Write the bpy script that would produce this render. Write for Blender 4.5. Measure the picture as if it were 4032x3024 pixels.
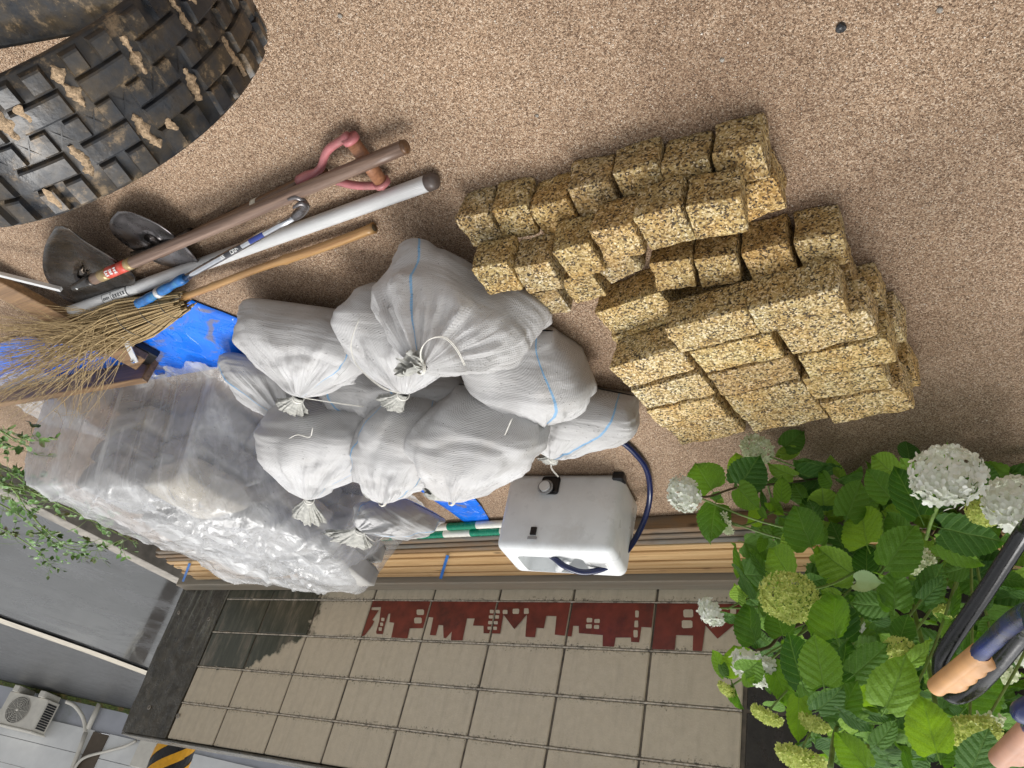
import bpy, bmesh, math, random
import numpy as np
from mathutils import Vector, Matrix, noise
from mathutils.geometry import tessellate_polygon
R = math.radians
random.seed(7)
rng = np.random.default_rng(7)

# ------------------------------------------------------------------ clear
for o in list(bpy.data.objects):
    bpy.data.objects.remove(o)
SC = bpy.context.scene
COL = SC.collection

# ------------------------------------------------------------------ camera
CM = ((0.839436, -0.500886, -0.210857), (-0.141656, -0.576241, 0.804910), (-0.524673, -0.645801, -0.554671))
CP = Vector((3.7176, 2.9207, 1.3328))
FPX = 3028.0
cam_d = bpy.data.cameras.new('camera')
cam_d.sensor_width = 36.0
cam_d.lens = FPX * 36.0 / 4032.0
cam_d.clip_start = 0.02
cam_d.clip_end = 600
cam = bpy.data.objects.new('camera', cam_d)
COL.objects.link(cam)
rx, ry, rz = [Vector(r) for r in CM]
m = Matrix((rx, -ry, -rz)).transposed().to_4x4()
m.translation = CP
cam.matrix_world = m
SC.camera = cam

# ------------------------------------------------------------------ world and sun (wet overcast day)
w = bpy.data.worlds.new('World')
SC.world = w
w.use_nodes = True
nt = w.node_tree
nt.nodes.clear()
sky = nt.nodes.new('ShaderNodeTexSky')
sky.sky_type = 'NISHITA'
sky.sun_disc = False
SUN_EL, SUN_ROT = R(66), R(186)
sky.sun_elevation = SUN_EL
sky.sun_rotation = SUN_ROT
sky.air_density = 1.0
sky.dust_density = 3.0
sky.ozone_density = 1.0
hs = nt.nodes.new('ShaderNodeHueSaturation')
hs.inputs['Saturation'].default_value = 0.10
bg = nt.nodes.new('ShaderNodeBackground')
bg.inputs['Strength'].default_value = 0.15
wo = nt.nodes.new('ShaderNodeOutputWorld')
nt.links.new(sky.outputs[0], hs.inputs['Color'])
nt.links.new(hs.outputs[0], bg.inputs['Color'])
nt.links.new(bg.outputs[0], wo.inputs['Surface'])
sd = bpy.data.lights.new('sun', 'SUN')
sd.energy = 1.2
sd.angle = R(30)
sd.color = (1.0, 0.975, 0.94)
so = bpy.data.objects.new('sun', sd)
COL.objects.link(so)
sdir = Vector((math.sin(SUN_ROT) * math.cos(SUN_EL), math.cos(SUN_ROT) * math.cos(SUN_EL), math.sin(SUN_EL)))
so.rotation_euler = sdir.to_track_quat('Z', 'Y').to_euler()
so.location = (0, 0, 8)
SC.view_settings.view_transform = 'Standard'
SC.view_settings.look = 'None'
SC.view_settings.exposure = 0.70
SC.view_settings.gamma = 1
SC.view_settings.use_curve_mapping = False
SC.cycles.max_bounces = 8
SC.cycles.transparent_max_bounces = 16

# ------------------------------------------------------------------ measuring helper (survey of the place)
S2 = 4032.0 / 2212.0
def ray(u, v):
    d = Vector(((u * S2 - 2016) / FPX, (v * S2 - 1512) / FPX, 1.0))
    return rx * d.x + ry * d.y + rz * d.z
def at(u, v, z=0.0):
    d = ray(u, v)
    return CP + d * ((z - CP.z) / d.z)
def aty(u, v, y):
    d = ray(u, v)
    return CP + d * ((y - CP.y) / d.y)
def atd(u, v, dist):
    return CP + ray(u, v).normalized() * dist

# ------------------------------------------------------------------ node helpers
def new_mat(name):
    m = bpy.data.materials.new(name)
    m.use_nodes = True
    n = m.node_tree
    n.nodes.clear()
    out = n.nodes.new('ShaderNodeOutputMaterial')
    bs = n.nodes.new('ShaderNodeBsdfPrincipled')
    n.links.new(bs.outputs[0], out.inputs['Surface'])
    return m, n, bs, out
class NB:
    def __init__(s, n): s.n = n
    def node(s, t, **kw):
        x = s.n.nodes.new(t)
        for k, v in kw.items(): setattr(x, k, v)
        return x
    def link(s, a, b): s.n.links.new(a, b)
    def coord(s, kind='Object'): return s.node('ShaderNodeTexCoord').outputs[kind]
    def pos(s): return s.node('ShaderNodeNewGeometry').outputs['Position']
    def mapping(s, v, scale=(1, 1, 1), rot=(0, 0, 0), loc=(0, 0, 0)):
        x = s.node('ShaderNodeMapping')
        x.inputs['Scale'].default_value = scale
        x.inputs['Rotation'].default_value = rot
        x.inputs['Location'].default_value = loc
        s.link(v, x.inputs['Vector'])
        return x.outputs[0]
    def noise(s, v, scale, detail=4, rough=0.55, out='Fac', dist=0.0):
        x = s.node('ShaderNodeTexNoise')
        x.inputs['Scale'].default_value = scale
        x.inputs['Detail'].default_value = detail
        x.inputs['Roughness'].default_value = rough
        x.inputs['Distortion'].default_value = dist
        s.link(v, x.inputs['Vector'])
        return x.outputs[out]
    def vor(s, v, scale, out='Distance', feature='F1', rnd=1.0):
        x = s.node('ShaderNodeTexVoronoi', feature=feature)
        x.inputs['Scale'].default_value = scale
        x.inputs['Randomness'].default_value = rnd
        s.link(v, x.inputs['Vector'])
        return x.outputs[out]
    def ramp(s, f, stops, interp='LINEAR'):
        x = s.node('ShaderNodeValToRGB')
        x.color_ramp.interpolation = interp
        e = x.color_ramp.elements
        while len(e) < len(stops): e.new(0.5)
        for i, (p, c) in enumerate(stops):
            e[i].position = p
            e[i].color = (c[0], c[1], c[2], 1) if isinstance(c, (tuple, list)) else (c, c, c, 1)
        s.link(f, x.inputs[0])
        return x.outputs[0]
    def mix(s, f, a, b, blend='MIX'):
        x = s.node('ShaderNodeMix', data_type='RGBA', blend_type=blend)
        for sock, val in ((x.inputs[0], f), (x.inputs[6], a), (x.inputs[7], b)):
            if hasattr(val, 'is_output'): s.link(val, sock)
            elif isinstance(val, (tuple, list)): sock.default_value = (val[0], val[1], val[2], 1)
            else: sock.default_value = val
        return x.outputs[2]
    def math(s, op, a, b=0.0, c=0.0, clamp=False):
        x = s.node('ShaderNodeMath', operation=op, use_clamp=clamp)
        for i, val in enumerate((a, b, c)):
            if hasattr(val, 'is_output'): s.link(val, x.inputs[i])
            else: x.inputs[i].default_value = val
        return x.outputs[0]
    def sep(s, v):
        x = s.node('ShaderNodeSeparateXYZ')
        s.link(v, x.inputs[0])
        return x.outputs
    def bump(s, h, strength=0.5, dist=0.01, normal=None):
        x = s.node('ShaderNodeBump')
        x.inputs['Strength'].default_value = strength
        x.inputs['Distance'].default_value = dist
        s.link(h, x.inputs['Height'])
        if normal is not None: s.link(normal, x.inputs['Normal'])
        return x.outputs[0]
    def objrand(s): return s.node('ShaderNodeObjectInfo').outputs['Random']
    def island(s): return s.node('ShaderNodeNewGeometry').outputs['Random Per Island']

def setp(bs, **kw):
    names = {'color': 'Base Color', 'rough': 'Roughness', 'metal': 'Metallic', 'spec': 'Specular IOR Level', 'coat': 'Coat Weight', 'coatr': 'Coat Roughness', 'trans': 'Transmission Weight', 'ior': 'IOR', 'alpha': 'Alpha', 'sub': 'Subsurface Weight'}
    for k, v in kw.items():
        i = bs.inputs[names[k]]
        i.default_value = (v[0], v[1], v[2], 1) if k == 'color' else v

def simple(name, color, rough=0.5, metal=0.0, var=0.12, scale=30.0, bump=0.15, bdist=0.002, spec=0.5, dirt=None):
    m, n, bs, out = new_mat(name)
    b = NB(n)
    c = b.coord()
    f = b.noise(c, scale, 5)
    lo = tuple(x * (1 - var) for x in color)
    hi = tuple(min(1, x * (1 + var)) for x in color)
    col = b.ramp(f, [(0.3, lo), (0.7, hi)])
    if dirt:
        g = b.ramp(b.noise(c, scale * 0.35, 6, 0.7), [(0.52, 0), (0.68, 1)])
        col = b.mix(g, col, dirt)
    b.link(col, bs.inputs['Base Color'])
    setp(bs, rough=rough, metal=metal, spec=spec)
    r = b.ramp(b.noise(c, scale * 1.7, 3), [(0.3, max(0.02, rough - 0.1)), (0.7, min(1, rough + 0.1))])
    b.link(r, bs.inputs['Roughness'])
    b.link(b.bump(f, bump, bdist), bs.inputs['Normal'])
    return m

# ------------------------------------------------------------------ mesh helpers
def link_mesh(name, verts, faces, mat=None, parent=None, smooth=False, uvs=None):
    me = bpy.data.meshes.new(name)
    me.from_pydata([tuple(v) for v in verts], [], faces)
    if uvs is not None:
        ul = me.uv_layers.new(name='UVMap')
        for i, l in enumerate(me.loops):
            ul.data[i].uv = uvs[l.vertex_index]
    if smooth:
        me.polygons.foreach_set('use_smooth', [True] * len(me.polygons))
    if mat: me.materials.append(mat)
    o = bpy.data.objects.new(name, me)
    COL.objects.link(o)
    if parent:
        o.parent = parent
        o.matrix_parent_inverse = parent.matrix_world.inverted()
    return o
def from_bm(name, bm, mat=None, parent=None, smooth=False):
    me = bpy.data.meshes.new(name)
    bm.normal_update()
    bm.to_mesh(me)
    bm.free()
    if smooth:
        me.polygons.foreach_set('use_smooth', [True] * len(me.polygons))
    if mat: me.materials.append(mat)
    o = bpy.data.objects.new(name, me)
    COL.objects.link(o)
    if parent:
        o.parent = parent
        o.matrix_parent_inverse = parent.matrix_world.inverted()
    return o
def tag(o, label=None, cat=None, group=None, kind=None):
    if label: o['label'] = label
    if cat: o['category'] = cat
    if group: o['group'] = group
    if kind: o['kind'] = kind
    return o
def empty(name, loc=(0, 0, 0), rot=None):
    o = bpy.data.objects.new(name, None)
    o.empty_display_size = 0.05
    mw = Matrix.Translation(Vector(loc))
    if rot is not None: mw = mw @ rot
    o.matrix_world = mw
    COL.objects.link(o)
    return o
def bm_box(bm, size, mat4=None, bevel=0.0, seg=1):
    g = bmesh.ops.create_cube(bm, size=1.0)
    bmesh.ops.scale(bm, vec=size, verts=g['verts'])
    if bevel > 0:
        ed = list({e for v in g['verts'] for e in v.link_edges})
        r = bmesh.ops.bevel(bm, geom=ed, offset=bevel, segments=seg, affect='EDGES', profile=0.5)
        vs = {v for f in r['faces'] for v in f.verts} | {v for v in g['verts'] if v.is_valid}
        todo = list(vs); seen = set(vs)
        while todo:
            v = todo.pop()
            for e in v.link_edges:
                q = e.other_vert(v)
                if q not in seen: seen.add(q); todo.append(q)
        vs = list(seen)
    else:
        vs = g['verts']
    if mat4 is not None: bmesh.ops.transform(bm, matrix=mat4, verts=vs)
    return vs
def frame(x, z=Vector((0, 0, 1))):
    x = x.normalized()
    y = z.cross(x).normalized()
    z2 = x.cross(y)
    return Matrix((x, y, z2)).transposed().to_4x4()
def box_between(bm, a, b, wd, h, zup=Vector((0, 0, 1)), bevel=0.0):
    a = Vector(a); b = Vector(b)
    mt = Matrix.Translation((a + b) / 2) @ frame(b - a, zup)
    return bm_box(bm, ((b - a).length, wd, h), mt, bevel)
def box_obj(name, a, b, wd, h, mat, parent=None, bevel=0.0, zup=Vector((0, 0, 1))):
    bm = bmesh.new()
    box_between(bm, a, b, wd, h, zup, bevel)
    return from_bm(name, bm, mat, parent)
def spline(pts, n):
    P = [Vector(p) for p in pts]
    P = [P[0] * 2 - P[1]] + P + [P[-1] * 2 - P[-2]]
    out = []
    segs = len(P) - 3
    for k in range(n + 1):
        t = k / n * segs
        i = min(int(t), segs - 1)
        f = t - i
        a, b, c, d = P[i:i + 4]
        out.append(0.5 * ((2 * b) + (c - a) * f + (2 * a - 5 * b + 4 * c - d) * f * f + (3 * b - a - 3 * c + d) * f ** 3))
    return out
def tube_data(pts, rad, ns=8, cap=True):
    """pts list of Vector, rad float or list"""
    n = len(pts)
    rads = rad if isinstance(rad, (list, tuple)) else [rad] * n
    V = []; F = []
    up = Vector((0.13, 0.27, 0.95)).normalized()
    for i, p in enumerate(pts):
        t = (pts[min(i + 1, n - 1)] - pts[max(i - 1, 0)]).normalized()
        a = t.cross(up)
        if a.length < 1e-3: a = t.cross(Vector((1, 0, 0)))
        a.normalize()
        b = t.cross(a)
        up = -b if False else up
        for k in range(ns):
            th = 2 * math.pi * k / ns
            V.append(p + (a * math.cos(th) + b * math.sin(th)) * rads[i])
    for i in range(n - 1):
        for k in range(ns):
            k2 = (k + 1) % ns
            F.append((i * ns + k, i * ns + k2, (i + 1) * ns + k2, (i + 1) * ns + k))
    if cap:
        F.append(tuple(range(ns))[::-1])
        F.append(tuple((n - 1) * ns + k for k in range(ns)))
    return V, F
class MB:
    def __init__(s): s.V = []; s.F = []
    def add(s, V, F):
        o = len(s.V)
        s.V += list(V)
        s.F += [tuple(i + o for i in f) for f in F]
        return s
    def tube(s, pts, rad, ns=8, cap=True):
        V, F = tube_data([Vector(p) for p in pts], rad, ns, cap)
        return s.add(V, F)
    def build(s, name, mat, parent=None, smooth=True): return link_mesh(name, s.V, s.F, mat, parent, smooth)
def tube_obj(name, pts, rad, mat, parent=None, ns=12):
    return MB().tube(pts, rad, ns).build(name, mat, parent)
def n3(p, s=1.0, seed=0.0): return noise.noise(Vector((p[0] * s + seed, p[1] * s - seed * 0.7, p[2] * s + seed * 1.3)))
def sm(a, b, x):
    t = max(0.0, min(1.0, (x - a) / (b - a)))
    return t * t * (3 - 2 * t)

# ================================================================== MATERIALS
def mat_gravel():
    m, n, bs, out = new_mat('decomposed_granite')
    b = NB(n); p = b.pos()
    c1 = b.vor(p, 400, 'Color')
    s = b.sep(c1)
    base = b.ramp(s[0], [(0.0, (0.09, 0.053, 0.03)), (0.3, (0.25, 0.162, 0.10)), (0.6, (0.39, 0.27, 0.175)), (0.85, (0.50, 0.375, 0.26)), (1.0, (0.66, 0.55, 0.43))])
    big = b.noise(p, 1.6, 6, 0.65)
    tint = b.ramp(big, [(0.34, (0.66, 0.61, 0.57)), (0.48, (0.93, 0.90, 0.87)), (0.66, (1.10, 1.06, 1.02))])
    col = b.mix(1.0, base, tint, 'MULTIPLY')
    fine = b.noise(p, 700, 2)
    col = b.mix(b.math('MULTIPLY', fine, 0.25), col, (0.20, 0.12, 0.07))
    b.link(col, bs.inputs['Base Color'])
    setp(bs, rough=0.7, spec=0.45)
    h = b.math('ADD', b.math('MULTIPLY', b.vor(p, 400, 'Distance'), -1.0), b.math('MULTIPLY', b.noise(p, 110, 4), 1.2))
    b.link(b.bump(h, 0.8, 0.003), bs.inputs['Normal'])
    return m
def mat_pebble():
    m, n, bs, out = new_mat('loose_grain')
    b = NB(n)
    r = b.island()
    col = b.ramp(r, [(0.0, (0.12, 0.075, 0.045)), (0.2, (0.25, 0.165, 0.10)), (0.45, (0.37, 0.26, 0.165)), (0.7, (0.46, 0.345, 0.23)), (0.88, (0.56, 0.45, 0.33)), (1.0, (0.74, 0.67, 0.58))])
    b.link(col, bs.inputs['Base Color'])
    rr = b.math('FRACT', b.math('MULTIPLY', r, 37.7))
    b.link(b.ramp(rr, [(0.0, 0.35), (1.0, 0.9)]), bs.inputs['Roughness'])
    return m
def mat_granite():
    m, n, bs, out = new_mat('rust_granite')
    b = NB(n)
    co = b.coord(); rnd = b.objrand()
    va = b.node('ShaderNodeVectorMath', operation='ADD')
    cx = b.node('ShaderNodeCombineXYZ')
    for i in range(3): b.link(b.math('MULTIPLY', rnd, 7.3 + 5 * i), cx.inputs[i])
    b.link(co, va.inputs[0]); b.link(cx.outputs[0], va.inputs[1])
    c = va.outputs[0]
    warp = b.node('ShaderNodeVectorMath', operation='ADD')
    nz = b.noise(c, 160, 3, out='Color')
    scl = b.node('ShaderNodeVectorMath', operation='SCALE'); scl.inputs['Scale'].default_value = 0.006
    b.link(nz, scl.inputs[0]); b.link(c, warp.inputs[0]); b.link(scl.outputs[0], warp.inputs[1])
    v = b.sep(b.vor(warp.outputs[0], 260, 'Color'))
    grain = b.ramp(v[0], [(0.0, (0.04, 0.03, 0.02)), (0.13, (0.10, 0.075, 0.045)), (0.24, (0.26, 0.19, 0.085)), (0.45, (0.45, 0.345, 0.15)), (0.68, (0.60, 0.50, 0.27)), (0.88, (0.74, 0.66, 0.45)), (1.0, (0.86, 0.80, 0.66))])
    rust = b.ramp(b.noise(c, 14, 4, 0.6), [(0.35, 0.0), (0.72, 0.75)])
    col = b.mix(rust, grain, b.mix(1.0, grain, (0.92, 0.68, 0.36), 'MULTIPLY'))
    black = b.ramp(b.vor(warp.outputs[0], 150, 'Distance'), [(0.12, 1.0), (0.24, 0.0)])
    sel = b.ramp(b.sep(b.vor(warp.outputs[0], 150, 'Color'))[1], [(0.66, 0), (0.7, 1)])
    col = b.mix(b.math('MULTIPLY', black, sel), col, (0.045, 0.035, 0.028))
    ot = b.ramp(rnd, [(0, (0.80, 0.70, 0.60)), (0.3, (0.94, 0.92, 0.90)), (0.6, (1.05, 1.0, 0.85)), (0.8, (1.0, 1.02, 1.10)), (1, (1.12, 1.0, 0.80))])
    col = b.mix(1.0, col, ot, 'MULTIPLY')
    ta = b.node('ShaderNodeAttribute', attribute_type='OBJECT', attribute_name='tone').outputs['Fac']
    stain = b.ramp(b.noise(c, 22, 5, 0.65), [(0.36, (0.52, 0.45, 0.34)), (0.64, (0.94, 0.93, 0.92))])
    col = b.mix(b.math('MULTIPLY', ta, 0.85), b.mix(1.0, col, (1.10, 1.07, 0.98), 'MULTIPLY'), b.mix(1.0, col, stain, 'MULTIPLY'))
    b.link(col, bs.inputs['Base Color'])
    setp(bs, rough=0.62, spec=0.4)
    h = b.math('ADD', b.noise(c, 120, 5, 0.65), b.math('MULTIPLY', v[1], 0.5))
    b.link(b.bump(h, 1.0, 0.006), bs.inputs['Normal'])
    return m
def mat_bag():
    m, n, bs, out = new_mat('woven_bag')
    b = NB(n)
    uv = b.coord('UV')
    s = b.sep(uv)
    u, v = s[0], s[1]
    k = 2 * math.pi / 0.0080
    wv = b.math('MULTIPLY', b.math('SINE', b.math('MULTIPLY', b.math('ADD', u, b.math('MULTIPLY', v, 0.25)), k)), b.math('SINE', b.math('MULTIPLY', v, k)))
    o = b.coord()
    big = b.noise(o, 9, 4)
    col = b.ramp(big, [(0.3, (0.44, 0.43, 0.42)), (0.7, (0.56, 0.555, 0.55))])
    weave_lit = b.ramp(b.math('MULTIPLY_ADD', wv, 0.5, 0.5), [(0.0, (0.68, 0.67, 0.66)), (1.0, (1.0, 1.0, 1.0))])
    weave_lit = b.mix(b.ramp(v, [(0.22, 0.0), (0.38, 0.75)]), weave_lit, (1.12, 1.12, 1.12))  # weave fades and cloth lightens towards the mouth: upward-facing brightness put into the colour
    col = b.mix(1.0, col, weave_lit, 'MULTIPLY')
    dirt = b.ramp(b.noise(o, 5, 6, 0.65), [(0.55, 0.0), (0.75, 0.35)])
    col = b.mix(dirt, col, (0.42, 0.38, 0.33))
    fac = None
    for nm in ('stripe_a', 'stripe_b'):
        at_ = b.node('ShaderNodeAttribute', attribute_type='OBJECT', attribute_name=nm)
        wob = b.math('MULTIPLY', b.math('SUBTRACT', b.noise(o, 25, 2), 0.5), 0.006)
        d = b.math('ABSOLUTE', b.math('SUBTRACT', b.math('ADD', u, wob), at_.outputs['Fac']))
        f = b.math('LESS_THAN', d, 0.0035)
        fac = f if fac is None else b.math('MAXIMUM', fac, f)
    dash = b.math('MULTIPLY_ADD', wv, 0.25, 0.75)
    col = b.mix(b.math('MULTIPLY', fac, dash), col, (0.13, 0.36, 0.62))
    b.link(col, bs.inputs['Base Color'])
    setp(bs, rough=0.5, spec=0.4, sub=0.0)
    drops = b.ramp(b.vor(o, 85, 'Distance'), [(0.05, 1.0), (0.22, 0.0)])
    dsel = b.ramp(b.sep(b.vor(o, 85, 'Color'))[0], [(0.55, 0), (0.6, 1)])
    drops = b.math('MULTIPLY', drops, dsel)
    n1 = b.bump(wv, 0.35, 0.0012)
    wr = b.noise(b.mapping(uv, (5, 17, 1)), 1.0, 4, 0.55, dist=0.4)
    vz = b.ramp(v, [(0.24, 0.0), (0.36, 1.0)])
    fan = b.noise(b.mapping(uv, (34, 1.6, 1)), 1.0, 5, 0.6, dist=0.5)
    fan = b.math('SUBTRACT', 1.0, b.math('MULTIPLY', b.math('ABSOLUTE', b.math('SUBTRACT', fan, 0.5)), 5.0), clamp=True)
    n2 = b.bump(b.math('MULTIPLY', wr, b.math('SUBTRACT', 1.0, vz)), 0.45, 0.012, n1)
    n2 = b.bump(b.math('MULTIPLY', fan, vz), 0.45, 0.008, n2)
    n3_ = b.bump(b.noise(o, 40, 4), 0.3, 0.006, n2)
    b.link(b.bump(drops, 0.8, 0.002, n3_), bs.inputs['Normal'])
    b.link(b.ramp(drops, [(0.0, 0.52), (0.6, 0.08)]), bs.inputs['Roughness'])
    return m
def mat_sheet():
    m, n, bs, out = new_mat('clear_plastic_sheet')
    b = NB(n); o = b.coord()
    setp(bs, color=(0.66, 0.66, 0.655), rough=0.13, spec=0.9)
    tr = b.node('ShaderNodeBsdfTransparent')
    tr.inputs[0].default_value = (0.93, 0.94, 0.96, 1)
    mx = b.node('ShaderNodeMixShader')
    cloud = b.ramp(b.noise(o, 3.5, 5, 0.6, dist=0.8), [(0.35, 0.26), (0.72, 0.58)])
    strk = b.ramp(b.noise(b.mapping(o, (22, 2.4, 4), (0, 0, 0.9)), 1.0, 5, 0.65), [(0.5, 0.0), (0.72, 0.35)])
    b.link(b.math('ADD', cloud, strk, clamp=True), mx.inputs[0])
    b.link(tr.outputs[0], mx.inputs[1]); b.link(bs.outputs[0], mx.inputs[2])
    b.link(mx.outputs[0], out.inputs['Surface'])
    drops = b.ramp(b.vor(o, 70, 'Distance'), [(0.04, 1.0), (0.2, 0.0)])
    dsel = b.ramp(b.sep(b.vor(o, 70, 'Color'))[0], [(0.5, 0), (0.55, 1)])
    h1 = b.bump(b.noise(b.mapping(o, (14, 2.5, 5), (0, 0, 0.9)), 1.0, 6, 0.6, dist=1.2), 0.30, 0.014)
    ws = b.node('ShaderNodeVectorMath', operation='ADD')
    wc = b.node('ShaderNodeVectorMath', operation='SCALE'); wc.inputs['Scale'].default_value = 0.05
    b.link(b.noise(o, 5, 3, out='Color'), wc.inputs[0]); b.link(o, ws.inputs[0]); b.link(wc.outputs[0], ws.inputs[1])
    v1 = b.vor(b.mapping(ws.outputs[0], (2.2, 0.8, 1.6), (0, 0, 0.9)), 4.0, 'Distance')
    v2 = b.vor(b.mapping(ws.outputs[0], (1.0, 2.0, 1.4), (0, 0, 0.5)), 10.0, 'Distance')
    fac_ = b.math('ADD', v1, b.math('MULTIPLY', v2, 0.35))
    h2 = b.bump(fac_, 0.6, 0.022, h1)
    b.link(b.bump(b.math('MULTIPLY', drops, dsel), 0.9, 0.003, h2), bs.inputs['Normal'])
    return m
def mat_wood(name, lo, hi, rough=0.6, gscale=1.0, axis='x', grey=None, knots=True, long=3.0):
    m, n, bs, out = new_mat(name)
    b = NB(n); o = b.coord(); rnd = b.objrand()
    cx = b.node('ShaderNodeCombineXYZ')
    b.link(b.math('MULTIPLY', rnd, 13.0), cx.inputs[0]); b.link(b.math('MULTIPLY', rnd, 5.0), cx.inputs[1])
    va = b.node('ShaderNodeVectorMath', operation='ADD')
    b.link(o, va.inputs[0]); b.link(cx.outputs[0], va.inputs[1])
    c = va.outputs[0]
    sc = {'x': (long, 90, 90), 'y': (90, long, 90), 'z': (90, 90, long)}[axis]
    sc = tuple(q * gscale for q in sc)
    g = b.noise(b.mapping(c, sc), 1.0, 5, 0.6, dist=0.6)
    col = b.ramp(g, [(0.3, lo), (0.68, hi)])
    if knots:
        ks = {'x': (5, 14, 14), 'y': (14, 5, 14), 'z': (14, 14, 5)}[axis]
        kn = b.ramp(b.vor(b.mapping(c, ks), 1.0, 'Distance'), [(0.06, 1.0), (0.16, 0.0)])
        col = b.mix(b.math('MULTIPLY', kn, 0.8), col, tuple(x * 0.28 for x in lo))
    if grey:
        gm = b.ramp(b.noise(b.mapping(c, tuple(max(1.5, q * 0.08) for q in sc)), 1.0, 5, 0.7), [(0.42, 0), (0.62, 1)])
        col = b.mix(gm, col, grey)
    t = b.ramp(rnd, [(0, (0.82, 0.8, 0.78)), (1, (1.12, 1.1, 1.05))])
    col = b.mix(1.0, col, t, 'MULTIPLY')
    b.link(col, bs.inputs['Base Color'])
    setp(bs, rough=rough, spec=0.45)
    b.link(b.bump(g, 0.35, 0.002), bs.inputs['Normal'])
    return m
def mat_leaf():
    m, n, bs, out = new_mat('hydrangea_leaf')
    b = NB(n); rnd = b.objrand()
    uv = b.coord('UV'); s = b.sep(uv); o = b.coord()
    # veins: midrib at u=0, side veins slanting
    au = b.math('ABSOLUTE', s[0])
    mid = b.ramp(au, [(0.0, 1.0), (0.025, 0.0)])
    ph = b.math('FRACT', b.math('SUBTRACT', b.math('MULTIPLY', s[1], 6.0), b.math('MULTIPLY', au, 4.6)))
    sv = b.ramp(b.math('ABSOLUTE', b.math('SUBTRACT', ph, 0.5)), [(0.0, 0.75), (0.07, 0.0)])
    vein = b.math('MAXIMUM', mid, sv)
    base = b.ramp(rnd, [(0.0, (0.035, 0.11, 0.014)), (0.4, (0.085, 0.20, 0.022)), (0.75, (0.15, 0.30, 0.030)), (1.0, (0.25, 0.42, 0.04))])
    mott = b.ramp(b.noise(o, 45, 4), [(0.3, (0.78, 0.8, 0.75)), (0.7, (1.15, 1.12, 1.1))])
    col = b.mix(1.0, base, mott, 'MULTIPLY')
    col = b.mix(b.math('MULTIPLY', vein, 0.55), col, (0.20, 0.34, 0.09))
    b.link(col, bs.inputs['Base Color'])
    setp(bs, rough=0.5, spec=0.3)
    drops = b.ramp(b.vor(o, 130, 'Distance'), [(0.1, 1.0), (0.28, 0.0)])
    dsel = b.ramp(b.sep(b.vor(o, 130, 'Color'))[0], [(0.6, 0), (0.64, 1)])
    dr = b.math('MULTIPLY', drops, dsel)
    quilt = b.math('MULTIPLY', b.math('ABSOLUTE', b.math('SUBTRACT', ph, 0.5)), b.ramp(au, [(0.0, 0.0), (0.08, 1.0)]))
    h = b.bump(b.math('SUBTRACT', quilt, b.math('MULTIPLY', mid, 0.5)), 0.7, 0.007)
    h = b.bump(b.noise(b.mapping(uv, (22, 22, 1)), 1.0, 4), 0.5, 0.008, h)
    b.link(b.bump(dr, 1.0, 0.0015, h), bs.inputs['Normal'])
    b.link(b.ramp(dr, [(0, 0.58), (0.6, 0.1)]), bs.inputs['Roughness'])
    tl = b.node('ShaderNodeBsdfTranslucent')
    b.link(b.mix(1.0, col, (1.6, 1.7, 0.7), 'MULTIPLY'), tl.inputs[0])
    mx = b.node('ShaderNodeMixShader'); mx.inputs[0].default_value = 0.28
    b.link(bs.outputs[0], mx.inputs[1]); b.link(tl.outputs[0], mx.inputs[2])
    b.link(mx.outputs[0], out.inputs['Surface'])
    return m
def mat_petal(name, c1, c2):
    m, n, bs, out = new_mat(name)
    b = NB(n)
    b.link(b.ramp(b.island(), [(0, c1), (1, c2)]), bs.inputs['Base Color'])
    setp(bs, rough=0.55, spec=0.3)
    tl = b.node('ShaderNodeBsdfTranslucent'); tl.inputs[0].default_value = (c2[0], c2[1], c2[2], 1)
    mx = b.node('ShaderNodeMixShader'); mx.inputs[0].default_value = 0.3
    b.link(bs.outputs[0], mx.inputs[1]); b.link(tl.outputs[0], mx.inputs[2])
    b.link(mx.outputs[0], out.inputs['Surface'])
    return m
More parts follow.
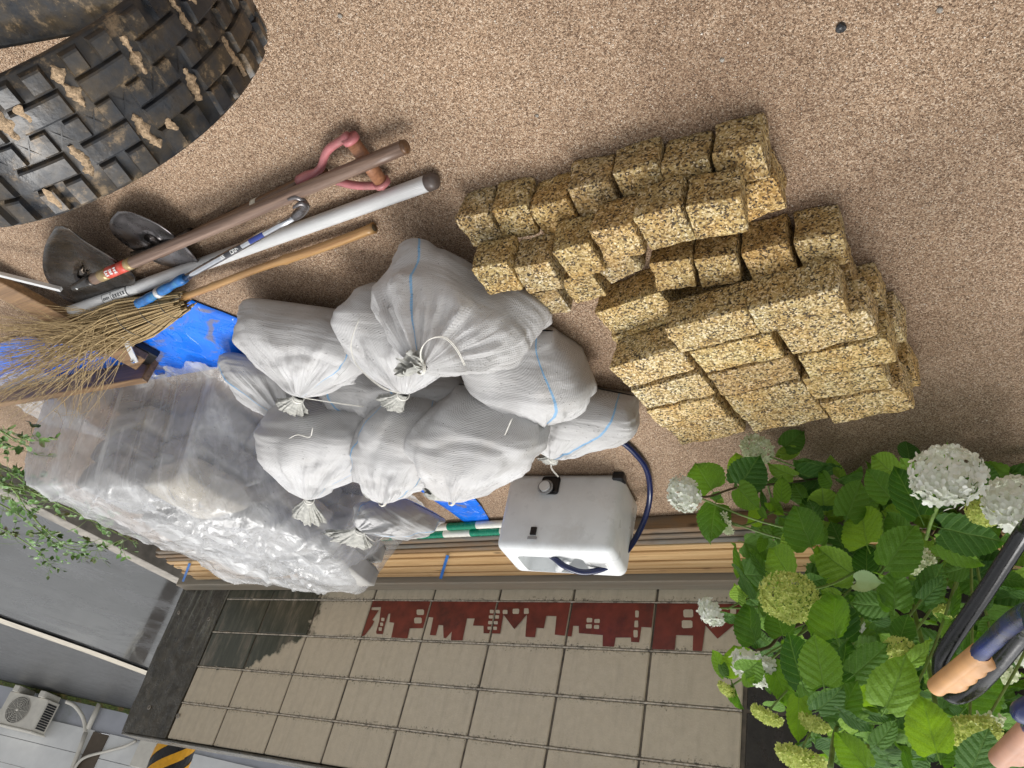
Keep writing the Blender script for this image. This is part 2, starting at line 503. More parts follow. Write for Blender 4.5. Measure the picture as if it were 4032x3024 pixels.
def mat_wall(name='painted_block', dark=False):
    m, n, bs, out = new_mat(name)
    b = NB(n); p = b.pos(); s = b.sep(p)
    f = b.noise(p, 30, 5)
    col = b.ramp(f, [(0.3, (0.47, 0.41, 0.305)), (0.7, (0.54, 0.475, 0.36))])
    strk = b.ramp(b.noise(b.mapping(p, (26, 1, 3)), 1.0, 4, 0.6), [(0.5, 0.0), (0.8, 0.45)])
    col = b.mix(strk, col, (0.30, 0.26, 0.20))
    # dark mould speckle near the joints
    row = b.math('FRACT', b.math('DIVIDE', b.math('SUBTRACT', s[2], 0.15), 0.2034))
    nearj = b.math('MINIMUM', row, b.math('SUBTRACT', 1.0, row))
    mould = b.math('SUBTRACT', b.noise(p, 75, 6, 0.75), b.math('MULTIPLY', nearj, 0.9))
    mk = b.ramp(mould, [(0.46, 0.0), (0.56, 0.9)])
    patch = b.ramp(b.noise(p, 4.5, 3), [(0.36, 0.1), (0.56, 1.0)])
    col = b.mix(b.math('MULTIPLY', mk, patch), col, (0.035, 0.032, 0.022))
    # soaked corner: wet algae at the left end, low rows
    edge = b.math('MULTIPLY', b.math('SUBTRACT', b.noise(p, 16, 4), 0.5), 0.30)
    lim = b.math('SUBTRACT', 0.43, b.math('MULTIPLY', b.math('MAXIMUM', b.math('SUBTRACT', s[2], 0.34), 0.0), 2.0))
    wet = b.ramp(b.math('ADD', b.math('SUBTRACT', lim, s[0]), edge), [(0.49, 0.0), (0.515, 1.0)])
    # shift ramp input by 0.5
    wet = b.math('MULTIPLY', b.math('ADD', b.math('ADD', b.math('SUBTRACT', lim, s[0]), edge), 0.02), 22.0, clamp=True)
    hi = b.math('LESS_THAN', b.math('ADD', s[2], b.math('MULTIPLY', edge, 0.3)), 0.56)
    wet = b.math('MULTIPLY', wet, hi)
    algae = b.ramp(b.noise(b.mapping(p, (16, 1, 3.5)), 1.0, 6, 0.7, dist=0.5), [(0.3, (0.030, 0.034, 0.022)), (0.5, (0.065, 0.068, 0.048)), (0.62, (0.13, 0.115, 0.085)), (0.78, (0.27, 0.26, 0.21))])
    if dark:
        col = b.ramp(b.noise(p, 12, 6, 0.7), [(0.3, (0.006, 0.006, 0.005)), (0.62, (0.03, 0.027, 0.022)), (0.8, (0.09, 0.085, 0.075))])
        rough = b.ramp(b.noise(p, 20, 4), [(0.35, 0.15), (0.65, 0.6)])
        b.link(rough, bs.inputs['Roughness'])
    else:
        col = b.mix(wet, col, algae)
        b.link(b.ramp(wet, [(0, 0.55), (1, 0.22)]), bs.inputs['Roughness'])
    b.link(col, bs.inputs['Base Color'])
    setp(bs, spec=0.45)
    h = b.bump(b.noise(p, 110, 4, 0.6), 0.35, 0.003)
    b.link(b.bump(b.ramp(b.vor(p, 60, 'Distance'), [(0.05, 1), (0.15, 0)]), 0.2, 0.002, h), bs.inputs['Normal'])
    return m
def mat_road():
    m, n, bs, out = new_mat('wet_asphalt')
    b = NB(n); p = b.pos()
    col = b.ramp(b.noise(p, 1.1, 5, 0.6), [(0.3, (0.022, 0.023, 0.024)), (0.7, (0.065, 0.066, 0.068))])
    agg = b.ramp(b.noise(p, 160, 3), [(0.3, 0.8), (0.7, 1.25)])
    col = b.mix(1.0, col, agg, 'MULTIPLY')
    b.link(col, bs.inputs['Base Color'])
    b.link(b.ramp(b.noise(p, 1.2, 6, 0.65, dist=0.8), [(0.44, 0.03), (0.60, 0.34)]), bs.inputs['Roughness'])
    setp(bs, spec=0.6, coat=0.55, coatr=0.06)
    h = b.bump(b.noise(p, 140, 3), 0.07, 0.002)
    b.link(b.bump(b.noise(p, 7, 3), 0.12, 0.006, h), bs.inputs['Normal'])
    return m
def mat_rubber():
    m, n, bs, out = new_mat('muddy_rubber')
    b = NB(n); o = b.coord()
    base = b.ramp(b.noise(o, 20, 4), [(0.3, (0.010, 0.011, 0.013)), (0.7, (0.030, 0.032, 0.036))])
    film = b.ramp(b.noise(o, 11, 6, 0.7), [(0.42, 0.0), (0.62, 0.75)])
    col = b.mix(film, base, (0.075, 0.053, 0.027))
    silt = b.ramp(b.noise(o, 22, 7, 0.75), [(0.55, 0.0), (0.66, 0.85)])
    col = b.mix(silt, col, (0.24, 0.17, 0.10))
    b.link(col, bs.inputs['Base Color'])
    b.link(b.ramp(b.noise(o, 12, 4), [(0.35, 0.22), (0.65, 0.55)]), bs.inputs['Roughness'])
    setp(bs, spec=0.4)
    b.link(b.bump(b.noise(o, 60, 4), 0.3, 0.004), bs.inputs['Normal'])
    return m
def mat_tarp():
    m, n, bs, out = new_mat('blue_tarpaulin')
    b = NB(n); o = b.coord()
    col = b.ramp(b.noise(o, 6, 4), [(0.3, (0.004, 0.12, 0.62)), (0.7, (0.012, 0.19, 0.86))])
    mud = b.ramp(b.noise(b.mapping(o, (6, 9, 6)), 1.0, 5, 0.6, dist=0.8), [(0.55, 0.0), (0.62, 0.75)])
    col = b.mix(mud, col, (0.19, 0.16, 0.11))
    b.link(col, bs.inputs['Base Color'])
    pud = b.ramp(b.noise(o, 8, 3, dist=1.0), [(0.46, 0.0), (0.50, 1.0)])
    b.link(b.ramp(pud, [(0, 0.35), (1, 0.05)]), bs.inputs['Roughness'])
    setp(bs, spec=0.6)
    dr = b.ramp(b.vor(o, 60, 'Distance'), [(0.08, 1), (0.3, 0)])
    h = b.bump(pud, 0.5, 0.003)
    b.link(b.bump(dr, 0.3, 0.002, h), bs.inputs['Normal'])
    return m
M_ = {}
M_['gravel'] = mat_gravel(); M_['pebble'] = mat_pebble(); M_['granite'] = mat_granite()
M_['bag'] = mat_bag(); M_['sheet'] = mat_sheet(); M_['leaf'] = mat_leaf()
M_['wall'] = mat_wall(); M_['wall_dark'] = mat_wall('black_block', True); M_['road'] = mat_road()
M_['rubber'] = mat_rubber(); M_['tarp'] = mat_tarp()
M_['soil'] = simple('damp_soil', (0.30, 0.205, 0.13), 0.85, var=0.5, scale=260, bump=1.0, bdist=0.006)
M_['fresh'] = mat_wood('fresh_cedar', (0.50, 0.29, 0.12), (0.74, 0.52, 0.27), 0.5, 0.55)
M_['old'] = mat_wood('weathered_board', (0.13, 0.075, 0.035), (0.32, 0.20, 0.10), 0.6, 0.6, grey=(0.16, 0.15, 0.13))
M_['greytimber'] = mat_wood('grey_timber', (0.20, 0.185, 0.15), (0.36, 0.33, 0.27), 0.6, 0.5, grey=(0.30, 0.25, 0.19), knots=False)
M_['handle'] = mat_wood('dark_ash_handle', (0.085, 0.05, 0.035), (0.22, 0.15, 0.115), 0.38, 1.2, knots=False)
M_['handle2'] = mat_wood('oiled_brown_wood', (0.06, 0.03, 0.014), (0.17, 0.09, 0.045), 0.35, 1.2, knots=False)
M_['boardbrown'] = mat_wood('brown_stained_board', (0.10, 0.055, 0.025), (0.26, 0.155, 0.075), 0.42, 0.8, knots=False)
M_['bamboo'] = mat_wood('bamboo_cane', (0.27, 0.14, 0.055), (0.46, 0.28, 0.115), 0.35, 0.7, knots=False)
M_['twig'] = mat_wood('broom_twig', (0.24, 0.16, 0.07), (0.54, 0.41, 0.21), 0.6, 2.0, knots=False)
M_['alu'] = simple('brushed_aluminium', (0.60, 0.60, 0.59), 0.42, 0.35, 0.05, 14, 0.02)
M_['chrome'] = simple('chromed_steel', (0.55, 0.56, 0.58), 0.18, 1.0, 0.08, 50, 0.05)
M_['steel_black'] = simple('black_steel', (0.028, 0.024, 0.021), 0.25, 0.5, 0.5, 14, 0.2, 0.004, dirt=(0.10, 0.07, 0.045))
M_['steel_grey'] = simple('worn_grey_steel', (0.14, 0.13, 0.13), 0.3, 0.7, 0.4, 16, 0.2, 0.004, dirt=(0.11, 0.075, 0.05))
M_['pink'] = simple('faded_red_grip', (0.36, 0.12, 0.125), 0.42, 0, 0.25, 25, 0.2, dirt=(0.30, 0.14, 0.12))
M_['gripwood'] = mat_wood('worn_grip_wood', (0.16, 0.065, 0.03), (0.36, 0.17, 0.09), 0.45, 1.5, knots=False)
M_['bluegrip'] = simple('blue_rubber_grip', (0.01, 0.11, 0.33), 0.4, 0, 0.35, 60, 0.4, dirt=(0.05, 0.22, 0.35))
M_['capbrown'] = simple('brown_plastic_cap', (0.085, 0.065, 0.055), 0.45)
M_['white'] = simple('white_plastic', (0.72, 0.735, 0.73), 0.34, 0, 0.05, 12, 0.08, dirt=(0.62, 0.62, 0.60))
M_['blackp'] = simple('black_plastic', (0.012, 0.012, 0.013), 0.35)
M_['greyp'] = simple('grey_plastic', (0.30, 0.30, 0.30), 0.4)
M_['green'] = simple('green_tape', (0.003, 0.22, 0.12), 0.25, 0, 0.1)
M_['whitetube'] = simple('white_tube', (0.75, 0.74, 0.66), 0.25, 0, 0.06)
M_['bluetape'] = simple('blue_strap', (0.02, 0.17, 0.55), 0.4)
M_['red'] = simple('red_oxide_paint', (0.155, 0.026, 0.015), 0.42, 0, 0.35, 14, 0.35, 0.003, dirt=(0.07, 0.016, 0.011))
M_['concrete'] = simple('concrete', (0.26, 0.235, 0.20), 0.6, 0, 0.25, 18, 0.5, 0.004)
m_, n_, bs_, out_ = new_mat('mossy_concrete')
b_ = NB(n_); p_ = b_.pos()
base_ = b_.ramp(b_.noise(p_, 14, 6, 0.7), [(0.3, (0.022, 0.019, 0.013)), (0.55, (0.060, 0.052, 0.036)), (0.75, (0.12, 0.10, 0.07))])
st_ = b_.ramp(b_.noise(b_.mapping(p_, (24, 24, 1.6)), 1.0, 5, 0.65, dist=0.6), [(0.52, 0.0), (0.66, 0.7)])
lowz_ = b_.ramp(b_.sep(p_)[2], [(0.25, 1.0), (0.55, 0.15)])
base_ = b_.mix(b_.math('MULTIPLY', st_, lowz_), base_, (0.24, 0.24, 0.185))
b_.link(base_, bs_.inputs['Base Color'])
b_.link(b_.ramp(b_.noise(p_, 18, 4), [(0.35, 0.15), (0.65, 0.6)]), bs_.inputs['Roughness'])
b_.link(b_.bump(b_.noise(p_, 60, 6, 0.7), 0.8, 0.006), bs_.inputs['Normal'])
M_['pier'] = m_
M_['mortar'] = simple('mortar', (0.09, 0.075, 0.055), 0.7, 0, 0.8, 14, 0.6, 0.004)
M_['mortarlight'] = simple('raised_mortar', (0.46, 0.41, 0.33), 0.6, 0, 0.5, 60, 0.6, 0.004, dirt=(0.05, 0.045, 0.035))
M_['darksoil'] = simple('wet_dark_soil', (0.035, 0.024, 0.016), 0.6, 0, 0.6, 60, 1.0, 0.01)
M_['line'] = simple('pale_kerb_concrete', (0.42, 0.38, 0.31), 0.5, 0, 0.2, 6, 0.3)
M_['asphalt2'] = simple('dark_asphalt', (0.048, 0.049, 0.051), 0.42, 0, 0.15, 3, 0.3, 0.004)
M_['siding'] = simple('white_siding', (0.80, 0.80, 0.78), 0.55, 0, 0.06, 5, 0.15)
M_['foundation'] = simple('grey_foundation', (0.47, 0.48, 0.52), 0.6, 0, 0.1, 3, 0.2, dirt=(0.33, 0.35, 0.33))
M_['brownpost'] = simple('brown_downpost', (0.11, 0.082, 0.055), 0.5, 0, 0.2, 6, 0.1)
M_['ivory'] = simple('ivory_plastic', (0.74, 0.70, 0.61), 0.45, 0, 0.08, 10, 0.1)
M_['fan'] = simple('fan_grille_grey', (0.16, 0.15, 0.135), 0.45)
M_['yellow'] = simple('yellow_stripe', (0.75, 0.36, 0.01), 0.4)
M_['moss'] = simple('moss_weed', (0.06, 0.08, 0.012), 0.8, 0, 0.8, 25, 1.0, 0.02, dirt=(0.16, 0.085, 0.03))
M_['bluepipe'] = simple('blue_painted_steel', (0.008, 0.018, 0.10), 0.28, 0.1, 0.4, 20, 0.1, dirt=(0.03, 0.022, 0.02))
M_['blackpipe'] = simple('black_painted_steel', (0.008, 0.008, 0.009), 0.24, 0.1, 0.4, 60, 0.12, 0.0015)
M_['tan'] = simple('tan_rubber_grip', (0.50, 0.26, 0.095), 0.45, 0, 0.12, 30, 0.15)
M_['tan2'] = simple('pinkish_tan_grip', (0.42, 0.215, 0.13), 0.45, 0, 0.12, 30, 0.15)
M_['stem'] = simple('green_stem', (0.14, 0.22, 0.05), 0.5, 0, 0.3, 30, 0.1)
M_['woodstem'] = simple('brown_stem', (0.085, 0.06, 0.03), 0.6, 0, 0.3, 30, 0.2)
M_['smallleaf'] = simple('shrub_leaf', (0.09, 0.19, 0.035), 0.4, 0, 0.5, 20, 0.1, dirt=(0.12, 0.04, 0.02))
M_['string'] = simple('white_string', (0.66, 0.64, 0.58), 0.6, 0, 0.1, 80, 0.3)
M_['label'] = simple('label_white', (0.62, 0.62, 0.60), 0.4, 0, 0.05)
M_['labelred'] = simple('label_red', (0.50, 0.06, 0.035), 0.4, 0, 0.2)
M_['labelgold'] = simple('label_gold', (0.36, 0.26, 0.12), 0.35, 0.3, 0.2)
M_['print'] = simple('dark_print', (0.02, 0.02, 0.025), 0.4)
M_['printblue'] = simple('blue_print', (0.012, 0.03, 0.19), 0.35)
M_['tapewhite'] = simple('masking_tape', (0.58, 0.54, 0.44), 0.6)
M_['wire'] = simple('binding_wire', (0.10, 0.09, 0.075), 0.4, 0.6)
M_['cement'] = simple('grey_paper_sack', (0.30, 0.29, 0.27), 0.6, 0, 0.3, 5, 0.5, 0.01)
M_['cement2'] = simple('tan_paper_sack', (0.46, 0.40, 0.30), 0.6, 0, 0.25, 5, 0.5, 0.01)
M_['whitepetal'] = mat_petal('white_petal', (0.56, 0.60, 0.46), (0.80, 0.81, 0.75))
M_['creampetal'] = mat_petal('cream_petal', (0.50, 0.58, 0.33), (0.80, 0.82, 0.62))
M_['limepetal'] = mat_petal('lime_petal', (0.32, 0.42, 0.07), (0.70, 0.74, 0.25))
m_, n_, bs_, out_ = new_mat('braided_blue_hose')
b_ = NB(n_); o_ = b_.coord('UV'); s_ = b_.sep(o_)
k_ = b_.math('MULTIPLY', b_.math('SINE', b_.math('ADD', b_.math('MULTIPLY', s_[0], 50), b_.math('MULTIPLY', s_[1], 900))), b_.math('SINE', b_.math('SUBTRACT', b_.math('MULTIPLY', s_[1], 900), b_.math('MULTIPLY', s_[0], 50))))
b_.link(b_.ramp(k_, [(0.2, (0.004, 0.008, 0.04)), (0.6, (0.022, 0.036, 0.14))]), bs_.inputs['Base Color'])
setp(bs_, rough=0.25)
M_['hose'] = m_

# ================================================================== SETTING
def sheet_obj(name, poly, z, mat, kind='structure'):
    o = link_mesh(name, [(p[0], p[1], z) for p in poly], [tuple(range(len(poly)))], mat)
    return tag(o, kind=kind)
# wide terrain under everything
sheet_obj('terrain', [(-150, -150), (150, -150), (150, 150), (-150, 150)], -0.30, M_['darksoil'])
EDGE = [(-0.95, 6.0), (-0.71, 1.42), (-0.64, 1.25), (-0.60, 0.30), (-0.60, -0.30)]
sheet_obj('gravel_ground', EDGE[::-1] + [(-0.95, 9.0), (9.0, 9.0), (9.0, -0.3)], 0.0, M_['gravel'])
# crumbling side of the yard towards the ditch
V = []; F = []
for i, p in enumerate(EDGE):
    V += [(p[0], p[1], 0.0), (p[0] - 0.02, p[1], -0.29)]
    if i: F.append((2 * i - 2, 2 * i, 2 * i + 1, 2 * i - 1))
tag(link_mesh('ditch_bank', V, F, M_['darksoil']), kind='structure')
sheet_obj('ditch_floor', [(-0.62, -0.5), (-0.62, 7), (-1.2, 7), (-1.04, -0.5)], -0.22, M_['darksoil'])
# concrete kerb lip along the road
bm = bmesh.new()
box_between(bm, (-1.10, -0.16, -0.14), (-1.17, 1.3, -0.14), 0.13, 0.28, bevel=0.006)
box_between(bm, (-1.17, 1.305, -0.14), (-1.6, 7, -0.14), 0.13, 0.28, bevel=0.006)
tag(from_bm('road_kerb', bm, M_['concrete']), kind='structure')
sheet_obj('wet_road', [(-1.15, -8), (-1.15, 1.2), (-1.6, 9), (-6.5, 9), (-5.2, -1.0), (-4.7, -2.5), (-4.2, -8)], -0.015, M_['road'])
sheet_obj('side_road', [(-4.3, -8), (-4.85, -2.4), (-5.3, -1.0), (-6.5, 9), (-60, 30), (-60, -8)], -0.011, M_['asphalt2'])
kl = [(-6.6, 6.0), (-5.28, -0.98), (-4.96, -1.9), (-4.84, -2.55), (-4.3, -6.0)]
V = []; F = []
for i, p in enumerate(kl):
    V += [(p[0] - 0.15, p[1] - 0.04, 0.004), (p[0] + 0.16, p[1] + 0.04, 0.004)]
    if i: F.append((2 * i - 2, 2 * i - 1, 2 * i + 1, 2 * i))
tag(link_mesh('edge_line', V, F, M_['line']), kind='structure')
for i in range(len(kl) - 1): pass

# loose grains lying on the yard
NP = 150000
gx = rng.uniform(1.0, 4.4, NP * 3); gy = rng.uniform(0.3, 2.95, NP * 3)
extra = NP // 3
far = np.hypot(gx - CP.x, gy - CP.y)
keep = rng.uniform(0, 1, NP * 3) < np.clip(1.15 - 0.33 * far, 0.25, 1)
gx, gy = gx[keep][:NP], gy[keep][:NP]
ex = rng.uniform(-0.6, 1.2, 9000); ey = rng.uniform(0.5, 2.6, 9000)
gx = np.concatenate([gx, ex]); gy = np.concatenate([gy, ey]); NP = len(gx)
sz = 0.0008 + 0.0022 * rng.beta(1.2, 5.0, NP)
big = rng.uniform(0, 1, NP) < 0.006
sz[big] *= 1.8
oct_v = np.array([[1, 0, 0], [0, 1, 0], [-1, 0, 0], [0, -1, 0], [0, 0, 1], [0.2, 0.1, -0.6]], float)
oct_f = np.array([[0, 1, 4], [1, 2, 4], [2, 3, 4], [3, 0, 4], [1, 0, 5], [2, 1, 5], [3, 2, 5], [0, 3, 5]])
th = rng.uniform(0, 6.28, NP)
jit = rng.uniform(0.6, 1.3, (NP, 6, 3))
vv = oct_v[None] * jit
ct, st = np.cos(th)[:, None], np.sin(th)[:, None]
X = (vv[..., 0] * ct - vv[..., 1] * st) * sz[:, None] + gx[:, None]
Y = (vv[..., 0] * st + vv[..., 1] * ct) * sz[:, None] + gy[:, None]
Z = vv[..., 2] * sz[:, None] * 0.8 + sz[:, None] * 0.25
co = np.stack([X, Y, Z], 2).reshape(-1, 3)
fa = (oct_f[None] + (np.arange(NP) * 6)[:, None, None]).reshape(-1)
me = bpy.data.meshes.new('gravel_grains')
me.vertices.add(len(co)); me.vertices.foreach_set('co', co.ravel())
me.loops.add(len(fa)); me.loops.foreach_set('vertex_index', fa)
me.polygons.add(NP * 8); me.polygons.foreach_set('loop_start', np.arange(0, NP * 24, 3))
me.update(); me.materials.append(M_['pebble'])
o = bpy.data.objects.new('gravel_grains', me); COL.objects.link(o)
tag(o, 'loose sandy granite grains covering the yard', kind='stuff')

# a few small stones and a dark pebble
for (u, v, s_) in ((1817, 61, 0.011), (2030, 22, 0.006), (1560, 130, 0.005), (1160, 250, 0.005), (735, 35, 0.006)):
    bm = bmesh.new()
    bmesh.ops.create_icosphere(bm, subdivisions=2, radius=s_)
    for q in bm.verts: q.co *= 0.8 + 0.4 * n3(q.co, 160, u); q.co.z *= 0.6
    bmesh.ops.transform(bm, matrix=Matrix.Translation(at(u, v, s_ * 0.4)), verts=bm.verts)
    o = from_bm('pebble', bm, M_['blackp'] if u == 1817 else M_['concrete'])
    tag(o, {1817: 'dark grey pebble alone on the open gravel at the top right', 2030: 'tiny pebble at the upper right edge beyond the dark one', 1560: 'small pale pebble on open gravel above the stone rows', 1160: 'small pale pebble on gravel right of the wooden pole end', 735: 'small pale pebble near the rounded end of the rubber track'}[u], 'pebble')

# ------------------------------------------------------------------ block wall
ZR = [0.15 + 0.2034 * r for r in range(5)]
ZR[4] = 0.957
wall = empty('block_wall', (1.2, -0.06, 0))
tag(wall, 'low beige painted block wall with red skyline band, green and black with damp at one end', 'wall')
def wbox(name, x0, x1, z0, z1, y0, y1, mat, bev=0.004):
    bm = bmesh.new()
    bm_box(bm, (x1 - x0, y1 - y0, z1 - z0), Matrix.Translation(((x0 + x1) / 2, (y0 + y1) / 2, (z0 + z1) / 2)), bev)
    return from_bm(name, bm, mat, wall)
wbox('core', -0.40, 6.0, -0.05, 0.948, -0.11, -0.006, M_['mortar'], 0)
zrows = [(-0.05, ZR[0])] + [(ZR[i], ZR[i + 1]) for i in range(4)]
J = 0.0055
BLK = []
for ri, (z0, z1) in enumerate(zrows):
    for c in range(-1, 15):
        x0 = max(0.4 * c, -0.40); x1 = 0.4 * (c + 1)
        if x1 <= -0.39: continue
        dk = x0 > 2.79 - 0.01
        if c == 6: x1 = 2.785
        if c == 7: x0 = 2.79
        j = random.uniform(-0.0008, 0.0008)
        wbox('block', x0 + J, x1 - J, z0 + J, z1 - J, -0.012, -0.002 + j if dk else 0.0 + j, M_['wall_dark'] if dk else M_['wall'])
        BLK.append((x0, x1, z0, z1))
for zj in ZR[:4]:
    bm = bmesh.new()
    xs = np.arange(-0.40, 2.785, 0.02)
    vs = []
    for x in xs:
        r = 0.0040 + 0.0018 * n3((x, zj, 0), 30)
        vs.append([bm.verts.new((x, -0.004 + r * math.sin(a) * 1.4, zj + 0.0005 - r * math.cos(a))) for a in np.linspace(0.1, math.pi - 0.1, 5)])
    for a_, b2 in zip(vs[:-1], vs[1:]):
        for k in range(4): bm.faces.new((a_[k], b2[k], b2[k + 1], a_[k + 1]))
    from_bm('raised_joint', bm, M_['mortarlight'], wall, True)
# pier at the left end and capping
pv = [(-0.886, 0.0), (-0.402, 0.0), (-0.402, 0.957), (-0.826, 0.957)]
V = [(x, 0.004, z if z else -0.1) for x, z in pv] + [(x, -0.118, z if z else -0.1) for x, z in pv]
bm = bmesh.new()
bvs = [bm.verts.new(v) for v in V]
for f in ((0, 1, 2, 3), (7, 6, 5, 4), (1, 0, 4, 5), (2, 1, 5, 6), (3, 2, 6, 7), (0, 3, 7, 4)): bm.faces.new([bvs[i] for i in f])
bmesh.ops.subdivide_edges(bm, edges=bm.edges[:], cuts=14, use_grid_fill=True)
for v in bm.verts:
    if v.co.y > 0: v.co.y += 0.006 * n3(v.co, 9)
    v.co.x += 0.006 * n3(v.co, 14, 3)
bmesh.ops.recalc_face_normals(bm, faces=bm.faces)
from_bm('end_pier', bm, M_['pier'], wall, False)
for (u, v) in ((386, 1323), (451, 1337), (322, 1528), (384, 1546)):
    p = aty(u * 1.0, v * 1.0, 0.009)
    if p.z > 0.95: continue
    bm = bmesh.new()
    vs = []
    for a in np.linspace(0, 2 * math.pi, 17)[:-1]:
        vs.append([bm.verts.new((p.x + math.cos(a) * r, p.y + dy, p.z + math.sin(a) * r)) for r, dy in ((0.013, -0.004), (0.0115, 0.003), (0.008, 0.003), (0.007, -0.004))])
    for i in range(16):
        for k in range(3): bm.faces.new((vs[i][k], vs[(i + 1) % 16][k], vs[(i + 1) % 16][k + 1], vs[i][k + 1]))
    from_bm('tie_ring', bm, M_['concrete'], wall, True)
bm = bmesh.new()
bm_box(bm, (6.83, 0.128, 0.012), Matrix.Translation((2.60, -0.056, 0.965)), 0.003)
from_bm('capping', bm, M_['pier'], wall)

# red skyline band: flat paint on the second row, cut at the block joints
ZM1 = lambda p: ((1350 + p[0] * 0.3617) / S2, (2250 + p[1] * 0.3617) / S2)
ZM2 = lambda p: ((2100 + p[0] * 0.3843) / S2, (2250 + p[1] * 0.3843) / S2)
sk1 = [(318, 318), (205, 708), (240, 700), (320, 595), (345, 545), (322, 530), (395, 425), (312, 422), (315, 395), (418, 390), (400, 540), (366, 660), (370, 682), (437, 685), (455, 600), (498, 465), (520, 460), (510, 555), (562, 562), (530, 722), (705, 732), (730, 622), (880, 620), (910, 515), (940, 500), (988, 505), (950, 695), (1015, 700), (1045, 585), (1095, 590), (1100, 725), (1125, 730), (1190, 655), (1178, 752), (1305, 755), (1355, 515), (1438, 515), (1420, 592), (1535, 595), (1535, 675), (1715, 680), (1750, 470), (1870, 632), (2008, 470), (1990, 700), (1992, 715), (2095, 720)]
sk2 = [(35, 580), (110, 585), (135, 458), (240, 460), (222, 650), (395, 670), (410, 560), (468, 562), (470, 635), (715, 655), (712, 770), (830, 775), (845, 680), (1003, 680), (1005, 725), (1085, 730), (1110, 572), (1218, 578), (1200, 800), (1450, 808), (1465, 655), (1640, 660), (1635, 815), (1730, 820), (1765, 555), (1890, 692), (2070, 540), (2095, 690), (2160, 690)]
prof = [aty(*ZM1(p), 0.0) for p in sk1] + [aty(*ZM2(p), 0.0) for p in sk2]
prof = [(p.x, min(max(p.z, ZR[0] + 0.004), ZR[1] - 0.005)) for p in prof]
xr = 2.783
poly = prof + [(xr, prof[-1][1]), (xr, ZR[0] + 0.006), (prof[0][0], ZR[0] + 0.006)]
def clip(poly, axis, lim, keep_less):
    out = []
    n = len(poly)
    for i in range(n):
        a = poly[i]; b = poly[(i + 1) % n]
        ia = (a[axis] <= lim) == keep_less; ib = (b[axis] <= lim) == keep_less
        if ia: out.append(a)
        if ia != ib:
            t = (lim - a[axis]) / (b[axis] - a[axis])
            out.append((a[0] + (b[0] - a[0]) * t, a[1] + (b[1] - a[1]) * t))
    return out
def flat_poly(name, poly, y, mat, parent):
    P = [Vector((x, 0, z)) for x, z in poly]
    tr = tessellate_polygon([[Vector((p.x, p.z, 0)) for p in P]])
    return link_mesh(name, [(p.x, y, p.z) for p in P], [tuple(t) for t in tr], mat, parent)
for c in range(1, 7):
    q = clip(clip(poly, 0, 0.4 * c + J + 0.001, False), 0, min(0.4 * (c + 1) - J - 0.001, 2.78), True)
    if len(q) > 2: flat_poly('skyline_paint', q, 0.0030, M_['red'], wall)
wins = [(ZM1, 850, 447, 80, 58), (ZM1, 823, 538, 82, 62), (ZM1, 441, 527, 34, 36), (ZM1, 428, 580, 34, 36), (ZM1, 413, 632, 34, 38), (ZM1, 1626, 440, 44, 36), (ZM1, 1692, 442, 44, 36), (ZM1, 1618, 498, 44, 36), (ZM1, 1684, 498, 44, 36), (ZM1, 1610, 562, 44, 36), (ZM1, 1670, 562, 44, 36), (ZM1, 1602, 622, 42, 34), (ZM1, 1662, 622, 42, 34), (ZM1, 1772, 445, 55, 42), (ZM1, 1888, 438, 72, 58), (ZM1, 2003, 436, 52, 60), (ZM2, 580, 503, 58, 45), (ZM2, 658, 512, 55, 42), (ZM2, 574, 567, 60, 42), (ZM2, 652, 572, 52, 40), (ZM2, 1067, 440, 35, 70), (ZM2, 1060, 542, 40, 70), (ZM2, 1052, 643, 42, 75), (ZM2, 1592, 433, 100, 80), (ZM2, 1580, 545, 108, 80), (ZM2, 2050, 415, 60, 50)]
for Z_, x, y, w_, h_ in wins:
    k = 0.34
    cs = [(x - w_ / 2 * (1 - k * (i == 0)), 0) for i in range(1)]
    pts = []
    for sx, sy in ((-1, -0.7), (-0.75, -1), (0.75, -1), (1, -0.7), (1, 0.7), (0.75, 1), (-0.75, 1), (-1, 0.7)):
        p = aty(*Z_((x + sx * w_ / 2 + random.uniform(-1, 1) * 2, y + sy * h_ / 2 + random.uniform(-1, 1) * 2)), 0)
        pts.append((p.x, p.z))
    flat_poly('skyline_window', pts, 0.0045, M_['wall'], wall)

# grey timber sill at the wall foot, boards and battens beside it
o = box_obj('grey_timber', (-0.84, 0.047, 0.05), (5.6, 0.047, 0.05), 0.084, 0.094, M_['greytimber'], None, 0.004)
tag(o, 'long weathered grey timber lying tight against the foot of the block wall', 'timber')
rows = []
yy = 0.094
specs = [('old', 0.030, 0.066, 'brown weathered board squeezed between the grey timber and the fresh battens')]
ords = ['nearest the wall', 'second from the wall', 'third from the wall', 'fourth from the wall', 'fifth from the wall', 'farthest from the wall']
for i in range(6): specs.append(('fresh', 0.041, (0.078, 0.074, 0.083, 0.076, 0.081, 0.073)[i], 'fresh pale cedar batten, ' + ords[i] + ' of the six in the strapped bundle'))
specs += [('old', 0.034, 0.070, 'brown weathered board touching the fresh battens on the yard side'), ('old', 0.036, 0.064, 'brown weathered board in the middle of the three outer boards'), ('old', 0.038, 0.058, 'outermost brown weathered board beside the open gravel')]
